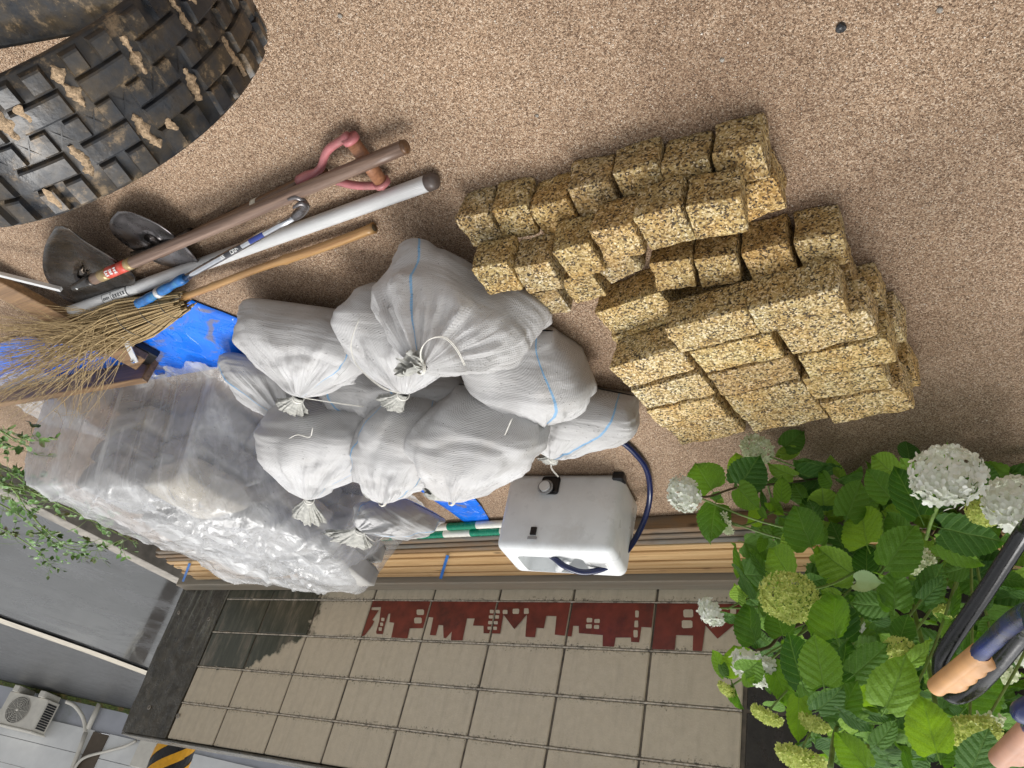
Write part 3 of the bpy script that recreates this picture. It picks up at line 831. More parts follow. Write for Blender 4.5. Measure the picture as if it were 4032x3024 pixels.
for k, wd, h, lab in specs:
    x0 = -0.57 + random.uniform(-0.03, 0.03); x1 = 5.2 + random.uniform(-0.1, 0.1)
    nm = 'cedar_batten' if k == 'fresh' else 'old_board'
    ya = yy + wd / 2
    h2 = h
    if k == 'fresh':
        bm = bmesh.new()
        o = box_obj(nm, (x0, ya, 0.002 + h / 2), (x1, ya + random.uniform(-0.002, 0.002), 0.002 + h / 2), wd - 0.006, h, M_['fresh'], None, 0.003)
        bm.free()
    else:
        o = box_obj(nm, (x0 - 0.02, ya, 0.002 + h / 2), (x1, ya, 0.002 + h / 2), wd - 0.006, h, M_['old'], None, 0.004)
    tag(o, lab, 'batten' if k == 'fresh' else 'board', 'timber laid along the wall')
    yy += wd
YB = yy
for (ua, va, ub, vb, lab) in ((966, 1203, 955, 1239, 'blue strap round the fresh battens between the plastic sheet and the hose box'), (408, 1222, 400, 1243, 'blue strap at the far left ends of the fresh battens')):
    pa0, pb0 = at(ua, va, 0.088), at(ub, vb, 0.088)
    dd = (pb0 - pa0); dd *= (0.372 - 0.122) / abs(dd.y)
    pa0 += dd.normalized() * 0.0
    pa0 = pa0 + dd * ((pa0.y - 0.372) / 0.25)
    tag(box_obj('blue_strap', pa0, pa0 + dd, 0.013, 0.0012, M_['bluetape']), lab, 'strap')

# ------------------------------------------------------------------ across the road: house, outdoor unit, pole
G0 = Vector((-11.055, -4.027, 0)); G1 = Vector((-8.638, -4.988, 0))
bx = (G1 - G0).normalized(); bn = Vector((0, 0, 1)).cross(bx) * 1.0
if (CP - G0).dot(bn) < 0: bn = -bn
ZL = lambda x, y: ((x * 0.4069) / S2, (2640 + y * 0.4069) / S2)
def bp(x, y, off=0.0):
    u, v = ZL(x, y)
    d = ray(u, v)
    t = ((G0 + bn * off - CP).dot(bn)) / d.dot(bn)
    return CP + d * t
house = empty('white_house', G0)
tag(house, 'white sided house with grey foundation across the wet road', 'house')
def hquad(name, s0, s1, z0, z1, off, th, mat, parent=None):
    bm = bmesh.new()
    c = G0 + bx * ((s0 + s1) / 2) + bn * (off - th / 2) + Vector((0, 0, (z0 + z1) / 2))
    bm_box(bm, (s1 - s0, th, z1 - z0), Matrix.Translation(c) @ frame(bx), 0.0)
    return from_bm(name, bm, mat, parent or house)
zf = bp(540, 495).z
hquad('foundation', -6, 9, -0.1, zf, 0, 0.3, M_['foundation'])
spost = (bp(1065, 640) - G0).dot(bx)
spost0 = (bp(915, 620) - G0).dot(bx)
zb = zf
for k in range(9):
    hquad('siding_panel', -6, spost0, zf + k * 0.36, zf + k * 0.36 + 0.352, 0.03, 0.2, M_['siding'])
    hquad('siding_panel', spost, 9, zf + k * 0.36, zf + k * 0.36 + 0.352, 0.03, 0.2, M_['siding'])
hquad('corner_post', spost0, spost, zf + 0.02, 3.4, 0.055, 0.2, M_['brownpost'])
MB().tube([bp(965, 320, 0.07), bp(850, 565, 0.07)], 0.04, 10).build('drain_pipe', M_['ivory'], house)
MB().tube([bp(830, 600, 0.09), bp(780, 735, 0.09), bp(700, 944, 0.09), bp(640, 1100, 0.09)], 0.035, 10).build('downpipe', M_['ivory'], house)
MB().tube(spline([bp(1320, 680, .08), bp(1200, 735, .08), bp(1000, 790, .08), bp(850, 830, .1), bp(770, 880, .1), bp(720, 960, .1), bp(680, 1100, .1)], 40), 0.022, 8).build('conduit', M_['ivory'], house)
p = bp(1480, 790, 0.15)
bm = bmesh.new()
bm_box(bm, (0.5, 0.14, 0.5), Matrix.Translation(p) @ frame(bx), 0.01)
from_bm('meter_box', bm, M_['ivory'], house)
# outdoor air unit
ac = empty('outdoor_unit', bp(400, 260, 0.4) * 1.0)
tag(ac, 'ivory outdoor air conditioner unit on plastic feet by the house wall', 'air conditioner')
pa = bp(470, 280, 0.42)      # near bottom corner between fan face and louvre face
pl = bp(255, 245, 0.42)
wdt = (pa - pl).dot(bx)
z0 = pa.z; z1 = bp(350, 595, 0.42).z
dep = 0.30
sA = (pa - G0).dot(bx); sL = sA - max(0.75, wdt)
def abox(name, s0, s1, z0_, z1_, o0, o1, mat, bev=0.008, parent=None):
    bm = bmesh.new()
    c = G0 + bx * ((s0 + s1) / 2) + bn * ((o0 + o1) / 2) + Vector((0, 0, (z0_ + z1_) / 2))
    bm_box(bm, (abs(s1 - s0), abs(o1 - o0), abs(z1_ - z0_)), Matrix.Translation(c) @ frame(bx), bev)
    return from_bm(name, bm, mat, parent or ac)
abox('casing', sL, sA, z0, z1, 0.12, 0.42, M_['ivory'])
abox('top_cover', sL - 0.02, sA + 0.02, z1, z1 + 0.03, 0.10, 0.44, M_['ivory'])
for s_ in (sL + 0.12, sA - 0.12): abox('foot', s_ - 0.05, s_ + 0.05, z0 - 0.1, z0 - 0.002, 0.08, 0.48, M_['ivory'])
fc = G0 + bx * ((sL * 0.58 + sA * 0.42)) + bn * 0.424 + Vector((0, 0, (z0 + z1) / 2))
rad = (z1 - z0) * 0.42
fm = Matrix.Translation(fc) @ frame(bx)
bm = bmesh.new(); g = bmesh.ops.create_circle(bm, cap_ends=True, radius=rad, segments=32)
bmesh.ops.transform(bm, matrix=fm @ Matrix.Rotation(R(90), 4, 'X'), verts=bm.verts)
fdisc = from_bm('fan_disc', bm, M_['fan'], ac)
mb = MB()
for k in range(1, 9):
    r_ = rad * k / 8
    mb.tube([fc + bn * 0.012 + bx * math.cos(a) * r_ + Vector((0, 0, math.sin(a) * r_)) for a in np.linspace(0, 2 * math.pi, 25)], 0.004, 4, False)
for k in range(12):
    a = k / 12 * 2 * math.pi
    mb.tube([fc + bn * 0.014, fc + bn * 0.014 + bx * math.cos(a) * rad + Vector((0, 0, math.sin(a) * rad))], 0.003, 4)
mb.build('fan_grille', M_['ivory'], fdisc)
bm = bmesh.new(); bmesh.ops.create_uvsphere(bm, u_segments=12, v_segments=8, radius=rad * 0.13)
bmesh.ops.translate(bm, vec=fc + bn * 0.012, verts=bm.verts)
from_bm('fan_hub', bm, M_['ivory'], fdisc, True)
for k in range(11):
    zz = z0 + 0.05 + k * (z1 - z0 - 0.1) / 10.5
    abox('louvre', sA - 0.001, sA + 0.006, zz, zz + (z1 - z0) * 0.055, 0.17, 0.38, M_['blackp'], 0.0)
MB().tube(spline([bp(640, 300, .3), bp(720, 340, .25), bp(790, 430, .15), bp(820, 520, .1), bp(825, 600, .09)], 24), 0.03, 10).build('refrigerant_hose', M_['ivory'], ac)
# striped guard on a utility pole
pp = atd(*ZL(1660, 850), 7.6)
pole = empty('utility_pole', (pp.x, pp.y, 0))
tag(pole, 'dark utility pole with yellow and black diagonal striped guard', 'pole')
def cyl(name, c, r, z0_, z1_, mat, parent, seg=24):
    return MB().tube([Vector((c.x, c.y, z0_)), Vector((c.x, c.y, z1_))], r, seg).build(name, mat, parent, False)
cyl('shaft', pp, 0.145, -0.1, 6.0, M_['steel_grey'], pole)
cyl('guard', pp, 0.155, -0.05, 2.4, M_['blackp'], pole)
for k in range(12):
    V = []; F = []
    for i in range(25):
        a = i / 24 * 2 * math.pi
        zz = -0.35 + i / 24 * 0.75 + k * 0.19
        for dz in (0, 0.09): V.append((pp.x + math.cos(a) * 0.159, pp.y + math.sin(a) * 0.159, max(-0.04, min(2.38, zz + dz))))
        if i: F.append((2 * i - 2, 2 * i, 2 * i + 1, 2 * i - 1))
    link_mesh('yellow_stripe', V, F, M_['yellow'], pole)
# black slatted fence just beyond the wall
fen = empty('slatted_fence', (1.2, -0.5, 0))
tag(fen, 'black slatted metal fence standing just behind the low block wall', 'fence')
fx0 = atd(*ZL(1925, 900), 5.2).x
for k in range(13):
    o = box_obj('slat', (0.20, -0.55, 0.45 + k * 0.075), (5.5, -0.55, 0.45 + k * 0.075), 0.02, 0.06, M_['blackp'], fen)
for x in (0.2, 1.9, 3.6, 5.3): box_obj('post', (x, -0.58, -0.2), (x, -0.58, 1.45), 0.05, 0.05, M_['blackp'], fen, zup=Vector((0, 1, 0)))
sheet_obj('asphalt_behind_wall', [(-1.0, -8), (9, -8), (9, -0.13), (-1.0, -0.13)], -0.05, M_['asphalt2'])
# mossy strip at the foot of the house
V = []; F = []
mosn = 70
for i in range(mosn):
    s_ = -1.5 + i * 0.09
    wv_ = 0.10 + 0.14 * abs(n3((s_, 0, 0), 2.5)) + 0.05 * n3((s_, 4, 0), 9)
    for q, (o_, h_) in enumerate(((0.0, 0.05), (wv_ * 0.5, 0.05 + 0.03 * n3((s_, 1, 1), 12)), (wv_, -0.005))):
        V.append(G0 + bx * s_ + bn * o_ + Vector((0, 0, h_)))
    if i:
        for q in range(2): F.append(((i - 1) * 3 + q, i * 3 + q, i * 3 + q + 1, (i - 1) * 3 + q + 1))
tag(link_mesh('moss_strip', V, F, M_['moss']), 'green and rusty moss along the foot of the white house', kind='stuff')

# ================================================================== STONES
Z6 = lambda x, y: ((1700 + x * 0.6632) / S2, (400 + y * 0.6632) / S2)
Z7 = lambda x, y: ((2300 + x * 0.5877) / S2, (900 + y * 0.5877) / S2)
stone_count = [0]
def stone(center, size, ang, label, group, rough=1.0):
    stone_count[0] += 1
    sd_ = stone_count[0] * 3.71
    bm = bmesh.new()
    bmesh.ops.create_cube(bm, size=1.0)
    bmesh.ops.subdivide_edges(bm, edges=bm.edges[:], cuts=9, use_grid_fill=True)
    h = Vector(size) / 2
    r = 0.0065
    lean = [random.uniform(-0.05, 0.05) for _ in range(6)]
    for v in bm.verts:
        p = Vector((v.co.x * size[0], v.co.y * size[1], v.co.z * size[2]))
        q = Vector((max(-h.x + r, min(h.x - r, p.x)), max(-h.y + r, min(h.y - r, p.y)), max(-h.z + r, min(h.z - r, p.z))))
        d = p - q
        if d.length > 1e-9: p = q + d.normalized() * r
        p.x += lean[0] * p.z + lean[1] * p.y * 0.6
        p.y += lean[2] * p.z * 0.8
        nv = (d.normalized() if d.length > 1e-9 else p.normalized())
        k = 0.0052 * n3(p, 18, sd_) + 0.0026 * n3(p, 50, sd_ + 5) + 0.0016 * n3(p, 150, sd_)
        v.co = p + nv * k * rough
    mn = min(v.co.z for v in bm.verts)
    o = from_bm('granite_block', bm, M_['granite'], None, True)
    try:
        o.data.set_sharp_from_angle(angle=R(24))
    except Exception: pass
    o.matrix_world = Matrix.Translation(center) @ Matrix.Rotation(ang, 4, 'Z') @ Matrix.Rotation(random.uniform(-0.02, 0.02), 4, 'X')
    o['tone'] = 1.0 if group == g1 else 0.15
    return tag(o, label, 'stone block', group)
def stone_px(Zf, a, b, ztop, depth, label, group, width=None, back=False, hgt=0.091):
    A = at(*Zf(*a), ztop); B = at(*Zf(*b), ztop)
    d = (B - A); w_ = width or d.length
    d.normalize()
    nrm = Vector((-d.y, d.x, 0))          # towards the camera side (+y)
    if nrm.y < 0: nrm = -nrm
    c = A + d * (w_ / 2)
    c += nrm * (depth / 2 if back else -depth / 2)
    c.z = ztop - hgt / 2
    stone(c, (w_ - 0.003, depth - 0.002, hgt), math.atan2(d.y, d.x), label, group)
    return c, w_, math.atan2(d.y, d.x)
ORD = ['leftmost', 'second from left', 'third from left', 'middle', 'third from right', 'second from right', 'rightmost']
L1, L2 = 0.092, 0.185
g1 = 'small granite cubes of the front rows'; g2 = 'long granite blocks of the rear stack'
r1 = [((130, 700), (330, 650)), ((335, 645), (560, 605)), ((570, 640), (800, 570)), ((795, 520), (1060, 460)), ((1058, 435), (1340, 365)), ((1348, 400), (1645, 335)), ((1650, 310), (1960, 230))]
for i, (a, b) in enumerate(r1):
    stone_px(Z6, a, b, L1, 0.092, 'granite cube, %s of the seven in the front row on the gravel' % ORD[i], g1)
r2 = [((225, 990), (450, 950)), ((470, 990), (690, 950)), ((700, 890), (930, 830)), ((930, 780), (1190, 720)), ((1185, 690), (1475, 610)), ((1487, 625), (1825, 560))]
O6 = ['first', 'second', 'third', 'fourth', 'fifth', 'sixth']
for i, (a, b) in enumerate(r2):
    stone_px(Z6, a, b, L2, 0.098 if i in (0, 4) else 0.092, 'granite cube, %s from the left in the raised upper row' % O6[i], g1)
for i, (a, b) in enumerate([((385, 1308), (595, 1283)), ((610, 1290), (835, 1250)), ((860, 1212), (1055, 1160)), ((1068, 1092), (1145, 1060))]):
    stone_px(Z6, a, b, L1, 0.09, ['granite cube with a black fleck at the sandbag corner, lowest left of the pile', 'granite cube low beside the sandbag, its dark spot on the far edge', 'pale pinkish granite cube low behind the raised row', 'rusty granite cube mostly hidden behind the raised row'][i], g1, width=0.095 if i == 3 else None, back=True)
# lower course behind the first row (right end shows)
for i in range(3):
    a = at(*Z6(2040 - 0, 445), L1)
    c = Vector((a.x - 0.05 - i * 0.096, a.y - 0.046 - 0.003 * i, L1 - 0.0455))
    stone(c, (0.094, 0.09, 0.091), R(3), ['rusty granite cube low at the right end, behind the rightmost front cube', 'granite cube in the lower course under the last raised cube', 'granite cube in the lower course under the fifth raised cube'][i], g1)
r3 = [(Z6, (1285, 960), (1540, 930)), (Z6, (1545, 940), (1810, 900)), (Z7, (1040, 165), (1360, 90)), (Z7, (1395, 90), (1720, 20))]
for i, (Zf, a, b) in enumerate(r3):
    c, w_, an = stone_px(Zf, a, b, L1 + 0.003, 0.094, 'granite cube, %s from left in the row of four before the long blocks' % O6[i], g1, hgt=0.094)
    if False: stone(c + Vector((0.012 + (0.03 if i == 3 else 0), 0.004, -0.093)), (w_ + 0.004, 0.094, 0.091), an, 'granite cube in the lower course, under the %s cube of the row of four' % O6[i], g1)
LB = [
 ('B0', (60, 570), (480, 430), 0.178, 'low long granite block alone at the left front of the rear stack'),
 ('B1', (1075, 545), (1700, 400), None, 'long granite block with dark front, nearest in the right column of the rear stack'),
 ('B2', (530, 680), (1090, 540), None, 'long granite block with dark front, nearest in the middle column of the rear stack'),
 ('B2b', (690, 825), (1270, 695), 0.195, 'long granite block second in the middle column of the rear stack'),
 ('B3', (165, 940), (620, 800), 0.195, 'long greyish granite block nearest in the left column, touching the sandbag'),
 ('C1', (295, 1090), (770, 970), None, 'long granite block second in the left column of the rear stack'),
 ('C3', (410, 1220), (870, 1130), None, 'long granite block third in the left column of the rear stack'),
 ('C4', (545, 1340), (960, 1250), 0.19, 'orange granite block farthest in the left column, nearest the hydrangea'),
 ('D1', (810, 985), (1370, 860), None, 'long granite block third in the middle column of the rear stack'),
 ('D2', (925, 1125), (1450, 1015), 0.196, 'long granite block fourth in the middle column of the rear stack'),
 ('D3', (1035, 1250), (1520, 1145), 0.196, 'pale granite block farthest in the middle column of the rear stack'),
 ('E1', (1290, 690), (1900, 540), None, 'long golden granite block second in the right column of the rear stack'),
 ('E2', (1430, 860), (2040, 735), None, 'long orange granite block third in the right column of the rear stack'),
 ('E3', (1450, 1010), (1990, 920), 0.178, 'greyish granite block fourth in the right column of the rear stack'),
 ('E4', (1575, 1175), (2130, 1060), None, 'pale granite block farthest in the right column of the rear stack'),
]
for nm, a, b, wd, lab in LB:
    if nm == 'B0':
        stone_px(Z7, a, b, L1, 0.093, lab, g2, width=0.190)
        continue
    c, w_, an = stone_px(Z7, a, b, L2, 0.093, lab, g2, width=wd)
    sh = {'E': 0.012, 'B': 0.0, 'C': -0.003, 'D': 0.01}[nm[0]]
    if nm == 'B1': sh = 0.012
    sy = 0.012 if nm[0] == 'C' or nm == 'B3' else -0.050
    stone(c + Vector((sh, sy, -0.0932)), (w_ + 0.002, 0.092, 0.091), an + R(0.8), 'lower granite block beneath the ' + {'B1': 'nearest block of the right column', 'B2': 'nearest block of the middle column', 'B2b': 'second block of the middle column', 'B3': 'nearest block of the left column', 'C1': 'second block of the left column', 'C3': 'third block of the left column', 'C4': 'farthest block of the left column', 'D1': 'third block of the middle column', 'D2': 'fourth block of the middle column', 'D3': 'farthest block of the middle column', 'E1': 'second block of the right column', 'E2': 'third block of the right column', 'E3': 'fourth block of the right column', 'E4': 'farthest block of the right column'}[nm], g2)

# ================================================================== TARP, PILE AND SHEET
def grid_poly(name, inside_poly, step, zf, mat):
    """a grid clipped to a polygon (points kept inside), used for cloth on the ground"""
    P = [Vector((p[0], p[1], 0)) for p in inside_poly]
    bm = bmesh.new()
    vs = [bm.verts.new(p) for p in P]
    bm.faces.new(vs)
    bmesh.ops.triangulate(bm, faces=bm.faces[:])
    for _ in range(40):
        ed = [e for e in bm.edges if e.calc_length() > step]
        if not ed: break
        bmesh.ops.subdivide_edges(bm, edges=ed, cuts=1)
        bmesh.ops.triangulate(bm, faces=[f for f in bm.faces if len(f.verts) > 3])
        if len(bm.verts) > 14000: break
    for v in bm.verts: v.co.z = zf(v.co)
    bmesh.ops.recalc_face_normals(bm, faces=bm.faces)
    for f in bm.faces:
        if f.normal.z < 0: f.normal_flip()
    return from_bm(name, bm, mat, None, True)
tp = [at(382, 633), at(532, 690), Vector((1.93, 1.3, 0)), at(1040, 1088), at(1069, 1141), Vector((1.72, 0.45, 0)), Vector((1.62, 1.2, 0)), Vector((1.55, 1.72, 0)), Vector((1.0, 1.75, 0)), at(30, 868), at(-60, 860), at(-40, 730), at(0, 738), at(40, 722), at(160, 735), at(300, 690)]
o = grid_poly('blue_tarp', [(p.x, p.y) for p in tp], 0.05, lambda p: 0.006 + 0.007 * max(0, n3(p, 7)) + 0.004 * abs(n3(p, 18, 2)), M_['tarp'])
o.modifiers.new('thickness', 'SOLIDIFY').thickness = 0.002
tag(o, 'bright blue tarpaulin with muddy puddles spread under the covered pile', 'tarp')

top = [(0.60, 1.73), (1.34, 1.60), (1.50, 1.02), (1.28, 0.58), (0.62, 0.74)]
def sdf(x, y):
    d = -9
    n = len(top)
    cx = sum(t[0] for t in top) / n; cy = sum(t[1] for t in top) / n
    for i in range(n):
        a = top[i]; b = top[(i + 1) % n]
        ex_, ey_ = b[0] - a[0], b[1] - a[1]
        l = math.hypot(ex_, ey_)
        nx, ny = ey_ / l, -ex_ / l
        if (cx - a[0]) * nx + (cy - a[1]) * ny > 0: nx, ny = -nx, -ny
        d = max(d, (x - a[0]) * nx + (y - a[1]) * ny)
    return d
def pile_h(x, y):
    d = sdf(x, y)
    H = 0.36 + 0.05 * sm(0.9, 1.5, y) + 0.02 * n3((x, y, 0), 3)
    if d <= 0: return H - 0.02 * sm(-0.05, 0.0, d)
    return max(0.0, H * (1 - sm(0.0, 0.13, d)) - 0.02)
# sacks under the sheet
k = 0
for (x, y, a) in ((0.82, 1.50, 0.15), (1.16, 1.42, 0.1), (0.80, 1.15, -0.1), (1.18, 1.05, 0.12), (0.86, 0.86, 0.02), (1.24, 0.76, -0.2)):
    for l in range(3):
        bm = bmesh.new()
        bmesh.ops.create_cube(bm, size=1.0)
        bmesh.ops.subdivide_edges(bm, edges=bm.edges[:], cuts=7, use_grid_fill=True)
        sx, sy, sz_ = 0.33, 0.27, 0.112
        for v in bm.verts:
            c = v.co * 2
            ed = (1 - abs(c.x) ** 4 * 0.25) * (1 - abs(c.y) ** 4 * 0.25)
            v.co = Vector((v.co.x * sx, v.co.y * sy, v.co.z * sz_ * ed * (1.0 if abs(c.z) < 1 else 1))) + Vector((0, 0, 0.006 * n3(v.co, 4, k)))
        bmesh.ops.transform(bm, matrix=Matrix.Translation((x, y, 0.075 + l * 0.112)) @ Matrix.Rotation(a + 0.06 * (k % 3 - 1), 4, 'Z'), verts=bm.verts)
        o = from_bm('paper_sack', bm, M_['cement2'] if (k * 7) % 5 == 0 else M_['cement'], None, True)
        tag(o, '%s paper sack in the %s layer, %s stack under the clear plastic sheet' % ('tan' if (k * 7) % 5 == 0 else 'grey', ['bottom', 'middle', 'top'][l], ['front left', 'front right', 'middle left', 'middle right', 'back left', 'back right'][k // 3]), 'sack', 'paper sacks under the plastic')
        k += 1
# sheet surface
nx_, ny_ = 190, 190
x0, x1, y0, y1 = 0.05, 2.02, 0.30, 1.98
V = []; F = []
knots = [(1.10, 1.72), (1.18, 1.02), (1.30, 1.45)]
def crease(x, y):
    s_ = 0.0
    for i, (kx, ky) in enumerate(knots):
        dx, dy = x - kx, y - ky
        r_ = math.hypot(dx, dy) + 1e-4
        a_ = math.atan2(dy, dx)
        f_ = noise.noise(Vector((math.cos(a_) * 3.6 + i * 9, math.sin(a_) * 3.6, r_ * 1.2)))
        s_ += max(0.0, 1 - abs(f_) * 6.0) ** 1.5 * math.exp(-r_ * 2.0) * min(1.0, r_ * 9)
    return s_
idx = {}
for j in range(ny_):
    for i in range(nx_):
        x = x0 + (x1 - x0) * i / (nx_ - 1); y = y0 + (y1 - y0) * j / (ny_ - 1)
        d = sdf(x, y)
        # ragged outer limit, reaching far out at the front left corner
        lim = 0.16 + 0.05 * n3((x, y, 0), 4.5) + 0.05 * n3((x, y, 3), 1.8)
        lim += 0.26 * math.exp(-((x - 0.28) ** 2 + (y - 1.84) ** 2) / 0.09) + 0.10 * math.exp(-((x - 1.6) ** 2 + (y - 0.65) ** 2) / 0.05)
        if x < 0.6 and y < 1.3: lim -= 0.09
        if d > lim: continue
        h = pile_h(x, y)
        h += 0.012 + 0.024 * crease(x, y) + 0.007 * max(0.0, 1 - abs(n3((x * 1.0 + y * 0.8, y * 0.35 - x * 0.3, 0), 9)) * 6) + 0.012 * n3((x, y, 0), 4.5) + 0.011 * noise.voronoi(Vector((x * 5.2 + 0.12 * n3((x, y, 7), 5), y * 3.0 + x * 2.0, 0.3)))[0][0] + 0.0012 * n3((x, y, 0), 16)
        if d > 0.10: h = max(h, 0.014 + 0.022 * abs(n3((x, y, 2), 11)) + 0.01 * n3((x, y, 2), 25) + 0.01)
        # soft vertical pleats on the front
        if 0.0 < d < 0.2 and y > 1.5:
            y_ = y + 0.020 * math.sin(x * 46 + 3 * n3((x, 0, 0), 4)) * sm(0.0, 0.1, d)
        else: y_ = y
        idx[(i, j)] = len(V)
        V.append((x + 0.006 * n3((x, y, 5), 9), y_, h))
for j in range(ny_ - 1):
    for i in range(nx_ - 1):
        q = [(i, j), (i + 1, j), (i + 1, j + 1), (i, j + 1)]
        if all(c in idx for c in q): F.append(tuple(idx[c] for c in q))
o = link_mesh('plastic_sheet', V, F, M_['sheet'], None, True)
tag(o, 'wet creased clear plastic sheet draped over the pile of sacks', 'sheet')

# dark plank standing on edge before the sheet
o = box_obj('plank', at(-20, 862, 0.05), at(326, 800, 0.05), 0.028, 0.095, M_['boardbrown'], None, 0.003)
tag(o, 'long dark wet plank on edge along the front of the plastic sheet', 'plank')

# ================================================================== SANDBAGS
M_['mouth'] = simple('frayed_bag_mouth', (0.36, 0.355, 0.32), 0.6, 0, 0.35, 45, 0.6, 0.004)
BAGG = 'tied white sandbags heaped in front of the sheet'
def bag(label, P1, P2, N, wm, th_, seed, tail, stripes=(0.12, 0.37), pleat=0.20, fold=0.0, cord=None, kx=None, ts=0.55):
    P1 = Vector(P1); P2 = Vector(P2); N = Vector(N)
    Mx = (P1 + P2) / 2
    root = empty('sandbag', (Mx.x, Mx.y, 0))
    tag(root, label, 'sandbag', BAGG)
    root['stripe_a'] = float(stripes[0]); root['stripe_b'] = float(stripes[1])
    U = (P2 - P1).normalized()
    w0 = (P2 - P1).length / 2
    K = (Mx + N) / 2 if kx is None else Vector(kx)
    nr, ns = 70, 96
    V = []; UV = []
    r_n = 0.014
    rr_ = random.Random(seed)
    phs = [rr_.uniform(0, 6.28) for _ in range(6)]
    tocam = (CP - Mx).normalized()
    cols = ns + 1
    for i in range(nr + 1):
        t = i / nr
        t = t if t < 0.5 else 0.5 + (t - 0.5)
        c = Mx * (1 - t) ** 2 + K * 2 * t * (1 - t) + N * t * t
        tg = (K - Mx) * 2 * (1 - t) + (N - K) * 2 * t
        tg.normalize()
        Vn = U.cross(tg)
        if Vn.length < 1e-3: Vn = Vector((0, 1, 0))
        Vn.normalize()
        if Vn.dot(tocam) < 0: Vn = -Vn
        if t < ts:
            a_ = w0 + (wm - w0) * math.sin(t / ts * math.pi / 2)
        else:
            q = (t - ts) / (1 - ts)
            a_ = r_n + (wm - r_n) * (max(0.0, 1 - q ** 1.55)) ** 0.85
        if t < 0.34: b_ = 0.005 + th_ * math.sqrt(max(0, 1 - (1 - t / 0.34) ** 2))
        elif t < ts: b_ = th_ + 0.005
        else:
            q = (t - ts) / (1 - ts)
            b_ = r_n + (th_ + 0.005 - r_n) * (max(0.0, 1 - q ** 1.7)) ** 0.8
        pl = pleat * 1.5 * sm(ts - 0.18, 0.93, t)
        for j in range(ns + 1):
            th = 2 * math.pi * (j % ns) / ns
            e = 2.0 / (2.0 + 1.3 * sm(0.75, 0.15, t))
            cx_ = math.copysign(abs(math.cos(th)) ** e, math.cos(th)); sx_ = math.copysign(abs(math.sin(th)) ** e, math.sin(th))
            rip = 0.0
            for m_i, (fr, am) in enumerate(((7, 0.40), (12, 0.36), (19, 0.30), (31, 0.20))):
                rip += am * (1 - 2 * abs(math.sin(fr * th / 2 + phs[m_i] + 1.3 * n3((t * 3, seed, m_i)))) ** 0.6)
            sc_ = 1 + pl * rip
            p = c + U * (a_ * cx_ * sc_) + Vn * (b_ * sx_ * sc_)
            dirv = (U * cx_ + Vn * sx_)
            nn = 0.024 * n3(p, 5.0, seed) + 0.010 * n3(p, 11, seed) + 0.006 * (0.4 - abs(n3(p, 9, seed + 7)) * 2) - 0.009 * max(0.0, 1 - abs(n3(p, 4.2, seed + 9)) * 8)
            # transverse wrinkles, strongest at the flanks
            wr = (1 - 2 * abs(noise.noise(Vector((t * 13 + seed, math.cos(th) * 1.2, seed * 2.0 + math.sin(th)))))) 
            nn += 0.0030 * wr * sm(0.9, 0.3, t) * (0.35 + 0.65 * abs(cx_))
            p += dirv * nn * sm(0.0, 0.1, t) * sm(1.0, 0.85, t)
            if fold and t > 0.5 and False: pass
            p.z = max(p.z, 0.004 + 0.002 * n3(p, 20))
            p += dirv * (-0.010 * max(0.0, n3(p, 8, seed + 21)) ** 0.7) * sm(0.0, 0.2, t) * sm(1.0, 0.8, t)
            V.append(p); UV.append((j / ns * 0.96, t * 0.55))
    F = []
    for i in range(nr):
        for j in range(ns):
            F.append((i * cols + j, i * cols + j + 1, (i + 1) * cols + j + 1, (i + 1) * cols + j))
    body = link_mesh('bag_body', V, F, M_['bag'], root, True, UV)
    body['stripe_a'] = float(stripes[0]); body['stripe_b'] = float(stripes[1])
    # gathered mouth spreading beyond the tie
    T = (Vector(tail) - N)
    L = T.length
    td = T.normalized()
    s1 = td.cross(Vector((0, 0, 1)))
    if s1.length < 0.1: s1 = Vector((1, 0, 0))
    s1.normalize(); s2 = td.cross(s1)
    V = []; UV = []; F = []
    nr2, ns2 = 16, 88
    for i in range(nr2 + 1):
        t = i / nr2
        rad = 0.011 + (0.010 + 0.010 * (seed % 3)) * sm(0.0, 0.8, t)
        c = N + td * (L * t) + Vector((0, 0, -0.02 * t * t))
        for j in range(ns2 + 1):
            th = 2 * math.pi * (j % ns2) / ns2
            rip = 1 + (0.10 + 0.16 * t) * math.sin(13 * th + phs[0] + 1.5 * t) * math.sin(5 * th + phs[1]) + 0.16 * t * math.sin(23 * th + phs[2]) + 0.12 * t * math.sin(2 * th + phs[4])
            p = c + (s1 * math.cos(th) * (1.1 + 0.25 * (seed % 4)) + s2 * math.sin(th) * 0.5) * rad * rip + td * (0.010 * t * math.sin(7 * th + phs[3]))
            p += Vector((n3(p, 60, seed), n3(p, 60, seed + 4), n3(p, 60, seed + 8))) * 0.006 * t
            p.z = max(p.z, 0.004)
            V.append(p); UV.append((j / ns2 * 0.96, 0.55 + t * 0.1))
    c2 = ns2 + 1
    for i in range(nr2):
        for j in range(ns2): F.append((i * c2 + j, i * c2 + j + 1, (i + 1) * c2 + j + 1, (i + 1) * c2 + j))
    mo = link_mesh('gathered_mouth', V, F, M_['mouth'], root, True, UV)
    mo['stripe_a'] = float(stripes[0]); mo['stripe_b'] = float(stripes[1])
    mb = MB()
    for q in range(3):
        mb.tube([N + td * (0.002 + q * 0.0028) + (s1 * math.cos(a) + s2 * math.sin(a)) * 0.0165 for a in np.linspace(0, 2 * math.pi, 15)], 0.0018, 5, False)
    if cord:
        for off in (0.0, 0.004):
            mb.tube(spline([N] + [Vector(c_) + Vector((off, off * 0.5, 0)) for c_ in cord], 26), 0.0010, 5)
    mb.build('tie_string', M_['string'], root)
    return root
